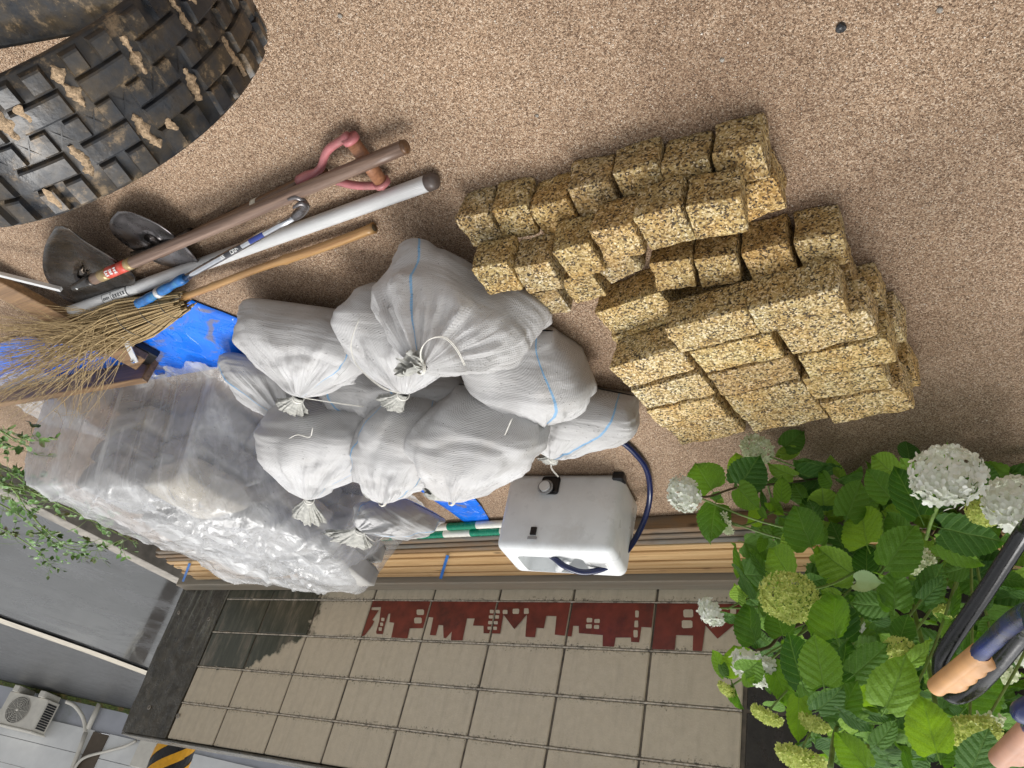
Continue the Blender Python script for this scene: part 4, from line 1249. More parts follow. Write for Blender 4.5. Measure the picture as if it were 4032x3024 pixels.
# back bags first
bag('lowest small sandbag at the back, on the sheet edge near the striped tubes', at(890, 1085, 0.20), at(960, 1120, 0.16), at(778, 1145, 0.36), 0.15, 0.09, 11, at(748, 1178, 0.36), (0.20, 0.52), cord=[at(810, 1170, .18), at(840, 1150, .17)])
bag('sandbag touching the plastic sheet, half covered by the big left bag', at(495, 780, 0.02), at(610, 800, 0.02), at(612, 905, 0.20), 0.165, 0.11, 2, at(640, 905, 0.15), (0.40, 0.62))
bag('low sandbag mostly buried between the big left bag and its neighbour', at(715, 770, 0.03), at(850, 780, 0.03), at(815, 925, 0.16), 0.18, 0.12, 3, at(850, 930, .10), (0.12, 0.30))
bag('left sandbag of the back row, white cord curled on its grey face', at(600, 850, 0.12), at(828, 872, 0.12), at(668, 1078, 0.37), 0.205, 0.14, 5, at(662, 1130, 0.35), (0.03, 0.60), cord=[at(650, 1050, .33), at(630, 1000, .32), at(615, 960, .30), at(640, 940, .30), at(668, 945, .30), at(675, 925, .29)], ts=0.5)
bag('middle sandbag of the back row with two blue stripes', at(835, 842, 0.12), at(950, 855, 0.12), at(830, 1084, 0.34), 0.150, 0.125, 6, at(800, 1070, 0.35), (0.10, 0.36), ts=0.6)
bag('large plain grey sandbag at the right of the back row, above the blue tarp', at(990, 830, 0.12), at(1152, 850, 0.12), at(980, 1082, 0.34), 0.212, 0.15, 8, at(930, 1062, 0.35), (0.70, 0.55), cord=[at(1010, 1050, .31), at(1060, 1000, .30), at(1085, 950, .28), at(1105, 905, .26)], ts=0.5)
bag('flat sandbag barely showing in the gap between both rows of the heap', at(880, 800, 0.03), at(1010, 800, 0.03), at(930, 905, 0.13), 0.15, 0.10, 14, at(940, 925, .11), (0.70, 0.80))
bag('rightmost sandbag beside the white hose box with curving blue stripe', at(1255, 832, 0.02), at(1372, 855, 0.03), at(1196, 988, 0.15), 0.165, 0.10, 9, at(1178, 1005, 0.12), (0.20, 0.40), cord=[at(1190, 1010, .12), at(1205, 1030, .10)], ts=0.52)
bag('rounded sandbag tucked under the topmost bag, beside the granite blocks', at(1010, 700, 0.04), at(1195, 715, 0.04), at(1165, 915, 0.14), 0.185, 0.115, 7, at(1178, 935, 0.10), (0.16, 0.80), ts=0.62)
bag('sandbag squeezed between the big left bag and the topmost bag', at(808, 610, 0.03), at(900, 612, 0.03), at(872, 851, 0.27), 0.170, 0.115, 4, at(835, 885, 0.22), (0.60, 0.66), cord=[at(830, 840, .30), at(790, 810, .29), at(765, 780, .27), at(758, 740, .25), at(775, 690, .22)], ts=0.55)
bag('big left front sandbag with one blue stripe running into its tied mouth', at(545, 645, 0.03), at(780, 678, 0.03), at(645, 858, 0.27), 0.195, 0.125, 1, at(622, 895, 0.24), (0.10, 0.80), cord=[at(720, 870, .22), at(790, 880, .18)], ts=0.52)
bag('topmost and largest sandbag with pointed corners, coiled mouth and looping cord', at(862, 528, 0.05), at(1192, 700, 0.04), at(912, 793, 0.37), 0.195, 0.120, 10, at(872, 798, 0.40), (0.37, 0.70), pleat=0.16, cord=[at(908, 760, .41), at(925, 735, .41), at(958, 730, .41), at(985, 755, .40), at(1003, 790, .38)], ts=0.5)

# ================================================================== TOOLS ON THE GRAVEL
def lathe_blade(name, c, ax, side, upv, w_, l_, dish, mat, parent, shape=2.6, n=18, tilt=0.0):
    """dished sheet blade: ax = long axis, side = across, upv = normal"""
    V = []; F = []
    for i in range(n + 1):
        s_ = i / n * 2 - 1
        for j in range(n + 1):
            q = j / n * 2 - 1
            hw = (1 - abs(s_) ** shape) ** (1 / shape) if s_ > 0 else 1 - 0.06 * abs(s_)
            p = c + ax * (s_ * l_ / 2) + side * (q * w_ / 2 * hw) + upv * (dish * (q * q + 0.5 * s_ * s_))
            V.append(p)
    for i in range(n):
        for j in range(n): F.append((i * (n + 1) + j, i * (n + 1) + j + 1, (i + 1) * (n + 1) + j + 1, (i + 1) * (n + 1) + j))
    o = link_mesh(name, V, F, mat, parent, True)
    md = o.modifiers.new('thickness', 'SOLIDIFY'); md.thickness = 0.0025
    return o
Zv = Vector((0, 0, 1))
def band(name, a, b, t0, t1, r, mat, parent, ns=16):
    return MB().tube([a.lerp(b, t0), a.lerp(b, t1)], r, ns).build(name, mat, parent, True)

# D-handled spade under the hoe
sp = empty('spade', at(560, 420))
tag(sp, 'spade with faded red D handle and pointed muddy blade, lying under the wooden pole', 'spade')
sa = at(700, 372, 0.022); sb = at(345, 545, 0.03)
MB().tube([sa.lerp(sb, t) for t in np.linspace(0, 1, 8)], 0.0165, 14).build('shaft', M_['handle2'], sp)
d1, d2 = at(757, 300, 0.03), at(825, 395, 0.03)
MB().tube([d1, d2], 0.0165, 14).build('grip', M_['gripwood'], sp)
hub = at(648, 392, 0.026)
MB().tube(spline([hub, at(690, 366, .03), at(708, 325, .032), d1 + (d1 - d2) * 0.06], 22), [0.0155] * 4 + [0.0135, 0.0115] + [0.0098] * 15 + [0.0115] * 2, 12).build('d_handle_arm', M_['pink'], sp)
MB().tube(spline([hub, at(700, 385, .028), at(765, 400, .03), d2 + (d2 - d1) * 0.06], 22), [0.0155] * 4 + [0.0135, 0.0115] + [0.0098] * 15 + [0.0115] * 2, 12).build('d_handle_arm', M_['pink'], sp)
for P in (d1, d2): MB().tube([P - (d2 - d1).normalized() * 0.006, P + (d2 - d1).normalized() * 0.006], 0.0205, 14).build('grip_end', M_['pink'], sp)
band('tape_band', sa, sb, 0.345, 0.375, 0.0175, M_['tapewhite'], sp)
V, F = tube_data([sa.lerp(sb, 0.46), sa.lerp(sb, 0.53)], 0.0178, 12, False)
link_mesh('torn_tape', [v + Vector((n3(v, 90), n3(v, 90, 3), 0)) * 0.004 for v in V], F[:7], M_['tapewhite'], sp)
bc = at(330, 520, 0.035)
ax = (at(240, 470, 0.03) - at(415, 575, 0.03)).normalized()
axl = (sb - sa).normalized()
side = Zv.cross(axl).normalized()
# blade: a folded, dished shovel plate
pts_out = [at(255, 455, .035), at(237, 480, .03), at(250, 510, .02), at(300, 545, .015), at(355, 572, .012), at(420, 577, .02), at(432, 570, .03), at(395, 525, .06), at(345, 485, .075), at(285, 458, .06)]
ctr = at(330, 515, 0.022)
V = [ctr]; F = []
n_ = len(pts_out) * 3
ring = spline(pts_out + [pts_out[0]], n_)[:-1]
rings = 6
for r_i in range(1, rings + 1):
    for p in ring:
        q = ctr.lerp(p, r_i / rings)
        q.z = ctr.z + (p.z - ctr.z) * (r_i / rings) ** 2 + 0.004 * (1 - r_i / rings)
        V.append(q)
for j in range(n_): F.append((0, 1 + j, 1 + (j + 1) % n_))
for r_i in range(rings - 1):
    for j in range(n_):
        a = 1 + r_i * n_ + j; b = 1 + r_i * n_ + (j + 1) % n_
        F.append((a, b, b + n_, a + n_))
o = link_mesh('blade', V, F, M_['steel_grey'], sp, True)
o.modifiers.new('thickness', 'SOLIDIFY').thickness = 0.003
MB().tube([at(415, 505, .035), at(365, 530, .036), at(320, 545, .032), at(285, 548, .026)], [0.018, 0.017, 0.013, 0.007], 12).build('socket', M_['steel_black'], sp)

# long hoe with broad black blade
ho = empty('hoe', at(500, 460))
tag(ho, 'long wooden handled hoe with broad black dished blade and red label', 'hoe')
ha, hb = at(872, 318, 0.055), at(158, 622, 0.10)
P = [ha.lerp(hb, t) for t in np.linspace(0, 0.93, 16)]
MB().tube(P, 0.0165, 16).build('pole', M_['handle'], ho)
MB().tube([ha + (ha - hb).normalized() * 0.001, ha + (ha - hb).normalized() * 0.007, ha + (ha - hb).normalized() * 0.010], [0.0165, 0.015, 0.009], 16).build('pole_end', M_['handle2'], ho)
MB().tube([ha.lerp(hb, 0.915), ha.lerp(hb, 0.93), ha.lerp(hb, 0.995), ha.lerp(hb, 1.0)], [0.0178, 0.0178, 0.012, 0.007], 14).build('socket', M_['steel_black'], ho)
MB().tube([ha.lerp(hb, 0.975) + Zv * 0.008, ha.lerp(hb, 0.975) + Zv * 0.0145], 0.0035, 8).build('rivet', M_['label'], ho)
band('label_end', ha, hb, 0.765, 0.785, 0.0172, M_['labelgold'], ho)
band('label_red', ha, hb, 0.785, 0.81, 0.0174, M_['labelred'], ho)
band('label_sheet', ha, hb, 0.81, 0.855, 0.0172, M_['labelred'], ho)
band('label_end', ha, hb, 0.855, 0.885, 0.0174, M_['labelgold'], ho)
# pale characters printed along the label
hd = (hb - ha).normalized(); hsd = Zv.cross(hd).normalized(); hup = hd.cross(hsd).normalized()
if hup.z < 0: hup = -hup
tc = (CP - ha.lerp(hb, 0.82)); tc = (tc - hd * tc.dot(hd)).normalized(); hs2 = hd.cross(tc).normalized()
def glyph(c, s_, strokes, mat, parent, r=0.0172, nm='character'):
    V = []; F = []
    for (x0_, y0_, x1_, y1_) in strokes:
        A = np.array([x0_, y0_]); B = np.array([x1_, y1_]); D = B - A
        l_ = np.hypot(*D); Nn = np.array([-D[1], D[0]]) / max(l_, 1e-6) * 0.11
        b0 = len(V)
        for q in (A - Nn, A + Nn, B + Nn, B - Nn):
            along = (q[0] - 0.5) * s_; ac_ = (q[1] - 0.5) * s_
            an = ac_ / r
            V.append(c + hd * along + (tc * math.cos(an) + hs2 * math.sin(an)) * (r + 0.0008))
        F.append((b0, b0 + 1, b0 + 2, b0 + 3))
    return link_mesh(nm, V, F, mat, parent)
G1_ = [(.1, .1, .9, .1), (.1, .9, .9, .9), (.5, .1, .5, .9), (.15, .5, .85, .5)]
G2_ = [(.1, .2, .9, .2), (.5, 0, .5, 1), (.15, .5, .85, .5), (.1, .95, .45, .55), (.9, .95, .55, .55)]
G3_ = [(.2, .0, .2, 1), (.2, .1, .85, .1), (.85, .1, .85, .9), (.2, .5, .85, .5), (.2, .9, .85, .9)]
for i, g in enumerate((G1_, G2_, G3_)): glyph(ha.lerp(hb, 0.815 + i * 0.0155), 0.0165, g, M_['label'], ho, 0.0176)
bo = [at(120, 487, .13), at(97, 530, .10), at(93, 580, .05), at(115, 622, .02), at(150, 650, .01), at(200, 663, .008), at(238, 655, .012), at(275, 632, .02), at(292, 598, .05), at(250, 560, .09), at(185, 520, .13), at(145, 490, .15)]
ctr = at(175, 590, 0.03)
V = [ctr]; F = []
n_ = len(bo) * 4
ring = spline(bo + [bo[0]], n_)[:-1]
rings = 8
for r_i in range(1, rings + 1):
    for p in ring:
        k_ = r_i / rings
        q = ctr.lerp(p, k_); q.z = ctr.z + (p.z - ctr.z) * k_ ** 1.8
        V.append(q)
for j in range(n_): F.append((0, 1 + j, 1 + (j + 1) % n_))
for r_i in range(rings - 1):
    for j in range(n_):
        a = 1 + r_i * n_ + j; b = 1 + r_i * n_ + (j + 1) % n_
        F.append((a, b, b + n_, a + n_))
o = link_mesh('blade', V, F, M_['steel_black'], ho, True)
o.modifiers.new('thickness', 'SOLIDIFY').thickness = 0.003

# levelling rake: ribbed aluminium pole, brown board, struts
tb = empty('levelling_rake', at(400, 560))
tag(tb, 'ground levelling rake with ribbed aluminium pole and brown wooden board', 'rake')
pa_, pb_ = at(933, 392, 0.022), at(150, 674, 0.030)
ax = (pb_ - pa_).normalized(); s1 = Zv.cross(ax).normalized(); s2 = ax.cross(s1)
V = []; F = []
ns_ = 72
for i in range(25):
    c = pa_.lerp(pb_, i / 24)
    for j in range(ns_):
        th = 2 * math.pi * j / ns_
        r_ = 0.0190 + (0.0003 if j % 2 else -0.0002)
        V.append(c + (s1 * math.cos(th) + s2 * math.sin(th)) * r_)
for i in range(24):
    for j in range(ns_):
        F.append((i * ns_ + j, i * ns_ + (j + 1) % ns_, (i + 1) * ns_ + (j + 1) % ns_, (i + 1) * ns_ + j))
link_mesh('ribbed_pole', V, F, M_['alu'], tb, False)
MB().tube([pa_ + ax * 0.012, pa_ - ax * 0.004, pa_ - ax * 0.012, pa_ - ax * 0.016], [0.0205, 0.0205, 0.017, 0.008], 20).build('pole_cap', M_['capbrown'], tb)
# label on the pole
tc = (CP - pa_.lerp(pb_, .8)); tc = (tc - ax * tc.dot(ax)).normalized(); hs2 = ax.cross(tc).normalized(); hd = ax
la = at(262, 640, 0.03); t_l = (la - pa_).dot(ax)
lc = pa_ + ax * t_l
def curved_patch(name, c, half, hw, r, mat, parent, n=6):
    V = []; F = []
    for i in range(2):
        for j in range(n + 1):
            a = (j / n * 2 - 1) * hw / r
            V.append(c + hd * ((i * 2 - 1) * half) + (tc * math.cos(a) + hs2 * math.sin(a)) * r)
    for j in range(n): F.append((j, j + 1, n + 1 + j + 1, n + 1 + j))
    return link_mesh(name, V, F, mat, parent, True)
curved_patch('label_border', lc, 0.066, 0.017, 0.0200, M_['print'], tb)
curved_patch('label', lc - hd * 0.024, 0.038, 0.0150, 0.0205, M_['label'], tb)
curved_patch('label', lc + hd * 0.040, 0.022, 0.0150, 0.0205, M_['label'], tb)
for i, g in enumerate((G2_, G1_, G3_, G2_, G3_)):
    glyph(lc + hd * (-0.052 + i * 0.0135), 0.011, g, M_['print'], tb, 0.0206)
for i in range(4): glyph(lc + hd * (0.027 + i * 0.009), 0.008, G3_ if i % 2 else G2_, M_['print'], tb, 0.0206)
q0, q1 = at(308, 782, 0.05), at(-70, 580, 0.05)
q0b = q0 + (q1 - q0).normalized() * 0.0
box_obj('board', q0, q1, 0.105, 0.030, M_['boardbrown'], tb, 0.003)
dv = (q1 - q0).normalized()
box_obj('rubber_end', q0 - dv * 0.03 + Zv * -0.03, q0 + dv * 0.06 + Zv * -0.03, 0.10, 0.026, M_['blackp'], tb, 0.003)
box_obj('strut', at(268, 728, 0.09), at(292, 780, 0.075), 0.022, 0.003, M_['alu'], tb, zup=Vector((0.3, 0.3, 1)).normalized())
box_obj('strut', at(132, 625, 0.09), at(-30, 585, 0.085), 0.012, 0.012, M_['alu'], tb)
bp_ = at(290, 778, 0.074)
MB().tube([bp_, bp_ + Zv * 0.004], 0.011, 16).build('washer', M_['alu'], tb, False)
MB().tube([bp_ + Zv * 0.004, bp_ + Zv * 0.012], 0.0065, 6).build('bolt', M_['chrome'], tb, False)

# crowbar with blue grip
cb = empty('crowbar', at(500, 540))
tag(cb, 'chromed claw bar with blue rubber grip resting on the ribbed pole', 'crowbar')
ca, cb2 = at(637, 468, 0.055), at(300, 656, 0.075)
cc = ca.lerp(cb2, 0.66)
MB().tube([ca.lerp(cb2, t) for t in np.linspace(0, 0.66, 10)], 0.0098, 14).build('bar', M_['chrome'], cb)
gp = [ca.lerp(cb2, t) for t in np.linspace(0.66, 1.0, 18)]
MB().tube(gp, [0.0135 + 0.002 * math.sin(i * 1.1) + 0.003 * (i > 14) for i in range(18)], 14).build('rubber_grip', M_['bluegrip'], cb)
band('grip_ring', ca, cb2, 0.835, 0.855, 0.0165, M_['alu'], cb)
hd = (cb2 - ca).normalized(); tc = (CP - cc); tc = (tc - hd * tc.dot(hd)).normalized(); hs2 = hd.cross(tc).normalized()
lc = ca.lerp(cb2, 0.36)
curved_patch('bar_label', ca.lerp(cb2, 0.20), 0.030, 0.007, 0.0101, M_['printblue'], cb)
curved_patch('bar_label', ca.lerp(cb2, 0.34), 0.040, 0.007, 0.0101, M_['print'], cb)
DG = {'7': [(.0, .1, .0, .9), (.0, .9, 1, .35)], '5': [(0, .1, 0, .9), (0, .9, .5, .9), (.5, .9, .5, .1), (.5, .1, 1, .1), (1, .1, 1, .9)], '0': [(0, .1, 0, .9), (0, .9, 1, .9), (1, .9, 1, .1), (1, .1, 0, .1)], 'm': [(0, .0, 1, .0), (0, .5, 1, .5), (0, 1, 1, 1), (0, 0, 0, 1)]}
def digits(txt, start, step, s_, parent, r):
    # glyph x runs along the bar; letters are read across it from the far side
    for i, ch in enumerate(txt):
        st = [(1 - y0_, x0_, 1 - y1_, x1_) for (x0_, y0_, x1_, y1_) in [(b_, a_, d_, c_) for (a_, b_, c_, d_) in DG[ch]]]
        glyph(start + hd * (i * step), s_, st, M_['label'], parent, r, 'numeral')
digits('750', ca.lerp(cb2, 0.31), 0.012, 0.0105, cb, 0.0102)
digits('mm', ca.lerp(cb2, 0.39), 0.009, 0.007, cb, 0.0102)
# claw head
for sgn in (-1, 1):
    hk = spline([ca - hd * 0.0, at(655, 452, 0.06), at(658, 440, 0.075) + hs2 * 0.004 * sgn, at(645, 433, 0.085) + hs2 * 0.008 * sgn, at(628, 440, 0.088) + hs2 * 0.011 * sgn], 14)
    MB().tube(hk, [0.0115, 0.0125, 0.013, 0.0125, 0.012, 0.0115, 0.0105, 0.0095, 0.0085, 0.0075, 0.0065, 0.0055, 0.005, 0.004, 0.003], 10).build('claw', M_['steel_grey'], cb)

# twig broom with bamboo handle
br = empty('twig_broom', at(560, 580))
tag(br, 'old twig broom with bamboo handle, bristles spread over the blue tarp', 'broom')
ba, bb_ = at(808, 492, 0.018), at(365, 652, 0.055)
rad_ = []
P = [ba.lerp(bb_, t) + Vector((0, 0, 0.004 * math.sin(t * 9))) for t in np.linspace(0, 1, 40)]
for i in range(40):
    t = i / 39
    nd = min(abs(t - q) for q in (0.0, 0.38, 0.74, 1.0))
    rad_.append(0.0128 - 0.0022 * sm(0.40, 0.42, t) + 0.0022 * math.exp(-(nd / 0.012) ** 2))
MB().tube(P, rad_, 14).build('bamboo_handle', M_['bamboo'], br)
MB().tube([ba - (bb_ - ba).normalized() * 0.0006, ba - (bb_ - ba).normalized() * 0.001], 0.0095, 12).build('cut_end', M_['woodstem'], br)
band('tape_band', ba, bb_, 0.91, 0.965, 0.0135, M_['tapewhite'], br)
rb = random.Random(5)
mb = MB(); kn = MB()
bc0 = at(385, 655, 0.065); bc1 = at(262, 700, 0.065)
bax = (bc1 - bc0).normalized(); bs1 = Zv.cross(bax).normalized(); bs2 = bax.cross(bs1)
for k in range(215):
    a_ = rb.uniform(0, 6.28); r0 = 0.030 * math.sqrt(rb.uniform(0, 1)); r1_ = r0 * 1.9
    s0 = bc0 - bax * rb.uniform(-0.04, 0.05)
    p0 = s0 + (bs1 * math.cos(a_) + bs2 * math.sin(a_)) * r0
    p1 = bc1 + (bs1 * math.cos(a_) * 1.5 + bs2 * math.sin(a_) * 0.8) * r1_
    # fan of tips
    f_ = rb.random() ** 0.9
    if rb.random() < 0.85:
        u_ = rb.uniform(-150, 60); v_ = 650 + (f_ * 270)
    else:
        u_ = rb.uniform(60, 220); v_ = rb.uniform(820, 930)
    v_ = min(v_, 960)
    zt = 0.03 + 0.11 * rb.random() + (0.10 if v_ > 840 else 0)
    tip = at(u_, v_, zt)
    midp = p1.lerp(tip, 0.45) + Vector((rb.uniform(-.02, .02), rb.uniform(-.02, .02), rb.uniform(0.0, .03)))
    pts = spline([p0, p1, midp, tip], 12)
    r_ = rb.uniform(0.0011, 0.0024)
    mb.tube(pts, [r_ * (1.25 - 1.0 * i / 12) for i in range(13)], 4, False)
    for q in range(rb.randint(2, 5)):
        i = rb.randint(6, 11)
        base = pts[i]; dirn = (pts[i] - pts[i - 1]).normalized()
        sdv = Vector((rb.uniform(-1, 1), rb.uniform(-1, 1), rb.uniform(-0.3, .6))).normalized()
        e = base + (dirn + sdv * 0.65).normalized() * rb.uniform(0.025, 0.09)
        mb.tube([base, base.lerp(e, 0.5) + sdv * 0.004, e], [r_ * 0.5, r_ * 0.4, r_ * 0.2], 3, False)
tag(mb.build('bristle_twigs', M_['twig'], br), kind='stuff')
for t in (0.12, 0.42, 0.78):
    c = bc0.lerp(bc1, t); rr2 = 0.034 + 0.022 * t
    MB().tube([c + (bs1 * math.cos(a) * 1.25 + bs2 * math.sin(a) * 0.85) * rr2 for a in np.linspace(0, 2 * math.pi, 25)], 0.0015, 5, False).build('binding_wire', M_['wire'], br)

# ================================================================== HOSE BOX
hx = empty('hose_box', (2.36, 0.73, 0))
tag(hx, 'white plastic hose box with carrying handle and blue hose, standing before the battens', 'hose box')
fl, fr = at(1062, 1180, 0.30), at(1326, 1190, 0.30)
fr2 = Vector((2.585, 0.80, 0.30))
dirx = (fr2 - fl); dirx.z = 0; wbx = dirx.length; dirx.normalize()
ny = Vector((-dirx.y, dirx.x, 0)); ny = ny if ny.y > 0 else -ny
dp = 0.235
bm = bmesh.new()
bmesh.ops.create_cube(bm, size=1.0)
for v in bm.verts:
    x = v.co.x * wbx; y = v.co.y * dp; z = (v.co.z + 0.5) * 0.30
    if v.co.z > 0: x *= 0.97; y *= 0.94
    v.co = Vector((x, y, z))
bmesh.ops.bevel(bm, geom=bm.edges[:], offset=0.030, segments=5, affect='EDGES', profile=0.5)
boxc = fl + dirx * wbx / 2 - ny * dp / 2; boxc.z = 0.0
BMX = Matrix.Translation(boxc) @ Matrix((dirx, ny, Zv)).transposed().to_4x4()
bmesh.ops.transform(bm, matrix=BMX, verts=bm.verts)
bodyo = from_bm('box_body', bm, M_['white'], hx, True)
def bl(x, y, z): return BMX @ Vector((x, y, z))
# recess in the top cut by boolean-free inset: a dark well framed by a raised rim and the diagonal handle bar
cut = bmesh.new()
bm_box(cut, (0.25, 0.13, 0.12), Matrix.Translation((-0.03, -0.02, 0.30)), 0.02, 3)
bmesh.ops.transform(cut, matrix=BMX, verts=cut.verts)
cme = bpy.data.meshes.new('cutter'); cut.to_mesh(cme); cut.free()
cob = bpy.data.objects.new('cutter', cme); COL.objects.link(cob)
md = bodyo.modifiers.new('well', 'BOOLEAN'); md.operation = 'DIFFERENCE'; md.object = cob; md.solver = 'EXACT'
dg = bpy.context.evaluated_depsgraph_get(); dg.update()
newm = bpy.data.meshes.new_from_object(bodyo.evaluated_get(dg))
bodyo.modifiers.clear(); bodyo.data = newm
bpy.data.objects.remove(cob)
bodyo.data.materials.clear(); bodyo.data.materials.append(M_['white'])
try: bodyo.data.set_sharp_from_angle(angle=R(40))
except Exception: pass
bm = bmesh.new(); bm_box(bm, (0.10, 0.10, 0.01), Matrix.Translation((0.02, -0.01, 0.245)), 0.002); bmesh.ops.transform(bm, matrix=BMX, verts=bm.verts)
from_bm('dark_well', bm, M_['blackp'], hx)
MB().tube([bl(-0.04, -0.085, 0.285), bl(0.0, -0.02, 0.297), bl(0.06, 0.045, 0.285)][::1], 0.015, 12).build('carry_handle', M_['white'], hx)
# front details
bm = bmesh.new(); bm_box(bm, (0.022, 0.006, 0.030), Matrix.Translation((-0.075, dp / 2 * 0.985, 0.235)), 0.001); bmesh.ops.transform(bm, matrix=BMX, verts=bm.verts)
from_bm('latch', bm, M_['blackp'], hx)
bm = bmesh.new(); bm_box(bm, (0.034, 0.004, 0.012), Matrix.Translation((-0.075, dp / 2 * 0.985, 0.262)), 0.001); bmesh.ops.transform(bm, matrix=BMX, verts=bm.verts)
from_bm('latch_recess', bm, M_['greyp'], hx)
bm = bmesh.new(); bm_box(bm, (0.07, 0.012, 0.07), Matrix.Translation((-0.045, dp / 2 + 0.002, 0.055)), 0.01, 2); bmesh.ops.transform(bm, matrix=BMX, verts=bm.verts)
from_bm('crank_recess', bm, M_['blackp'], hx)
MB().tube([bl(-0.055, dp / 2 + 0.006, 0.072), bl(-0.055, dp / 2 + 0.03, 0.072)], 0.02, 18).build('crank_hub', M_['white'], hx, False)
MB().tube([bl(-0.055 + 0.026 * math.cos(a), dp / 2 + 0.02, 0.072 + 0.026 * math.sin(a)) for a in np.linspace(0, 2 * math.pi, 25)], 0.004, 8, False).build('crank_ring', M_['greyp'], hx)
bm = bmesh.new(); bm_box(bm, (0.042, 0.045, 0.034), Matrix.Translation((wbx / 2 - 0.018, dp / 2 - 0.016, 0.016)), 0.006); bmesh.ops.transform(bm, matrix=BMX, verts=bm.verts)
from_bm('corner_foot', bm, M_['blackp'], hx)
bm = bmesh.new(); bm_box(bm, (0.07, 0.035, 0.001), Matrix.Translation((0.14, -0.0, 0.3006)), 0); bmesh.ops.transform(bm, matrix=BMX, verts=bm.verts)
from_bm('care_label', bm, M_['label'], hx)
for r_ in range(4):
    bm = bmesh.new(); bm_box(bm, (0.055, 0.003, 0.0006), Matrix.Translation((0.14, -0.011 + r_ * 0.007, 0.3016)), 0); bmesh.ops.transform(bm, matrix=BMX, verts=bm.verts)
    from_bm('print_line', bm, M_['greyp'], hx)
# hose
pts = spline([at(1185, 1196, .27), at(1200, 1208, .305), at(1222, 1224, .325), at(1262, 1236, .325), at(1312, 1224, .29), at(1358, 1185, .20), at(1390, 1128, .10), at(1404, 1070, .035), at(1397, 1015, .016), at(1368, 975, .014), at(1335, 950, .014), at(1290, 940, .014)], 90)
V, F = tube_data(pts, 0.0105, 16)
UV = []
L_ = 0
for i, p in enumerate(pts):
    if i: L_ += (pts[i] - pts[i - 1]).length
    for k_ in range(16): UV.append((k_ / 16, L_))
o = link_mesh('blue_hose', V, F, M_['hose'], None, True, UV)
tag(o, 'thick braided dark blue hose looping from the hose box to under the bag', 'hose')
for i, (r_, dx) in enumerate(((0.030, 0), (0.024, 0.006))):
    pass
cw = empty('cord_loop', at(1345, 1150))
tag(cw, 'small coil of white cord lying at the side of the hose box', 'cord')
for (a1, a2, a3) in (((1322, 1140), (1365, 1155), (1328, 1168)), ((1325, 1130), (1352, 1150), (1322, 1160))):
    MB().tube(spline([at(*a1, .03), at((a1[0] + a2[0]) / 2, a1[1] + 1, .05), at(*a2, .03), at((a2[0] + a3[0]) / 2, a3[1] + 3, .02), at(*a3, .02)], 24), 0.004, 8).build('loop', M_['whitetube'], cw)
# striped tubes
for k_, (y_, z_, off, lab) in enumerate(((0.515, 0.021, 0.0, 'green and white striped tube nearest the yard of the three beside the boards'), (0.486, 0.040, 0.11, 'green and white striped tube lying on the other two beside the boards'), (0.462, 0.018, 0.09, 'green and white striped tube tight against the outer board'))):
    root = empty('striped_tube', (1.3, y_, 0))
    tag(root, lab, 'tube', 'striped barrier tubes')
    x = 0.9 + off
    MB().tube([Vector((0.85, y_, z_)), Vector((2.45, y_, z_))], 0.0165, 14).build('white_tube', M_['whitetube'], root)
    x = 1.02 + off
    while x < 2.4:
        MB().tube([Vector((x, y_, z_)), Vector((min(2.44, x + 0.155), y_, z_))], 0.0170, 14, False).build('green_band', M_['green'], root)
        x += 0.30

# ================================================================== RUBBER TRACK (small tracked machine)
TC = Vector((2.471, 2.787, 0)); TA = -0.269; TR = 0.332; TW = 0.213
tr_root = empty('rubber_track', TC)
tag(tr_root, 'muddy black rubber crawler track wrapped round the end of a small machine', 'track')
hdv = Vector((math.cos(TA), math.sin(TA), 0)); nv = Vector((-math.sin(TA), math.cos(TA), 0))
if (CP - TC).dot(nv) > 0: pass
def trk(s_, w_, h_=0.0):
    """s along the belt: negative = back along the top run, positive = round the idler; w across; h outwards"""
    if s_ <= 0: return TC + hdv * s_ + nv * w_ + Vector((0, 0, 2 * TR + h_))
    th = s_ / TR
    if th <= math.pi:
        r_ = TR + h_
        return TC + hdv * (r_ * math.sin(th)) + nv * w_ + Vector((0, 0, TR + r_ * math.cos(th)))
    return TC - hdv * (s_ - math.pi * TR) + nv * w_ + Vector((0, 0, max(0.002, -h_)))
TR -= 0.016
bsec = [(-TW / 2, -0.022), (-TW / 2, 0.0), (-TW / 4, 0.002), (0, 0.003), (TW / 4, 0.002), (0.097, 0.0), (0.097, -0.022)]
V = []; F = []
ss = np.concatenate([np.linspace(-1.5, 0, 60), np.linspace(0.01, math.pi * TR, 60), np.linspace(math.pi * TR + 0.02, math.pi * TR + 1.4, 14)])
for i, s_ in enumerate(ss):
    for (w_, h_) in bsec: V.append(trk(s_, w_, h_))
    if i:
        n_ = len(bsec)
        for j in range(n_ - 1): F.append(((i - 1) * n_ + j, i * n_ + j, i * n_ + j + 1, (i - 1) * n_ + j + 1))
link_mesh('belt', V, F, M_['rubber'], tr_root, True)
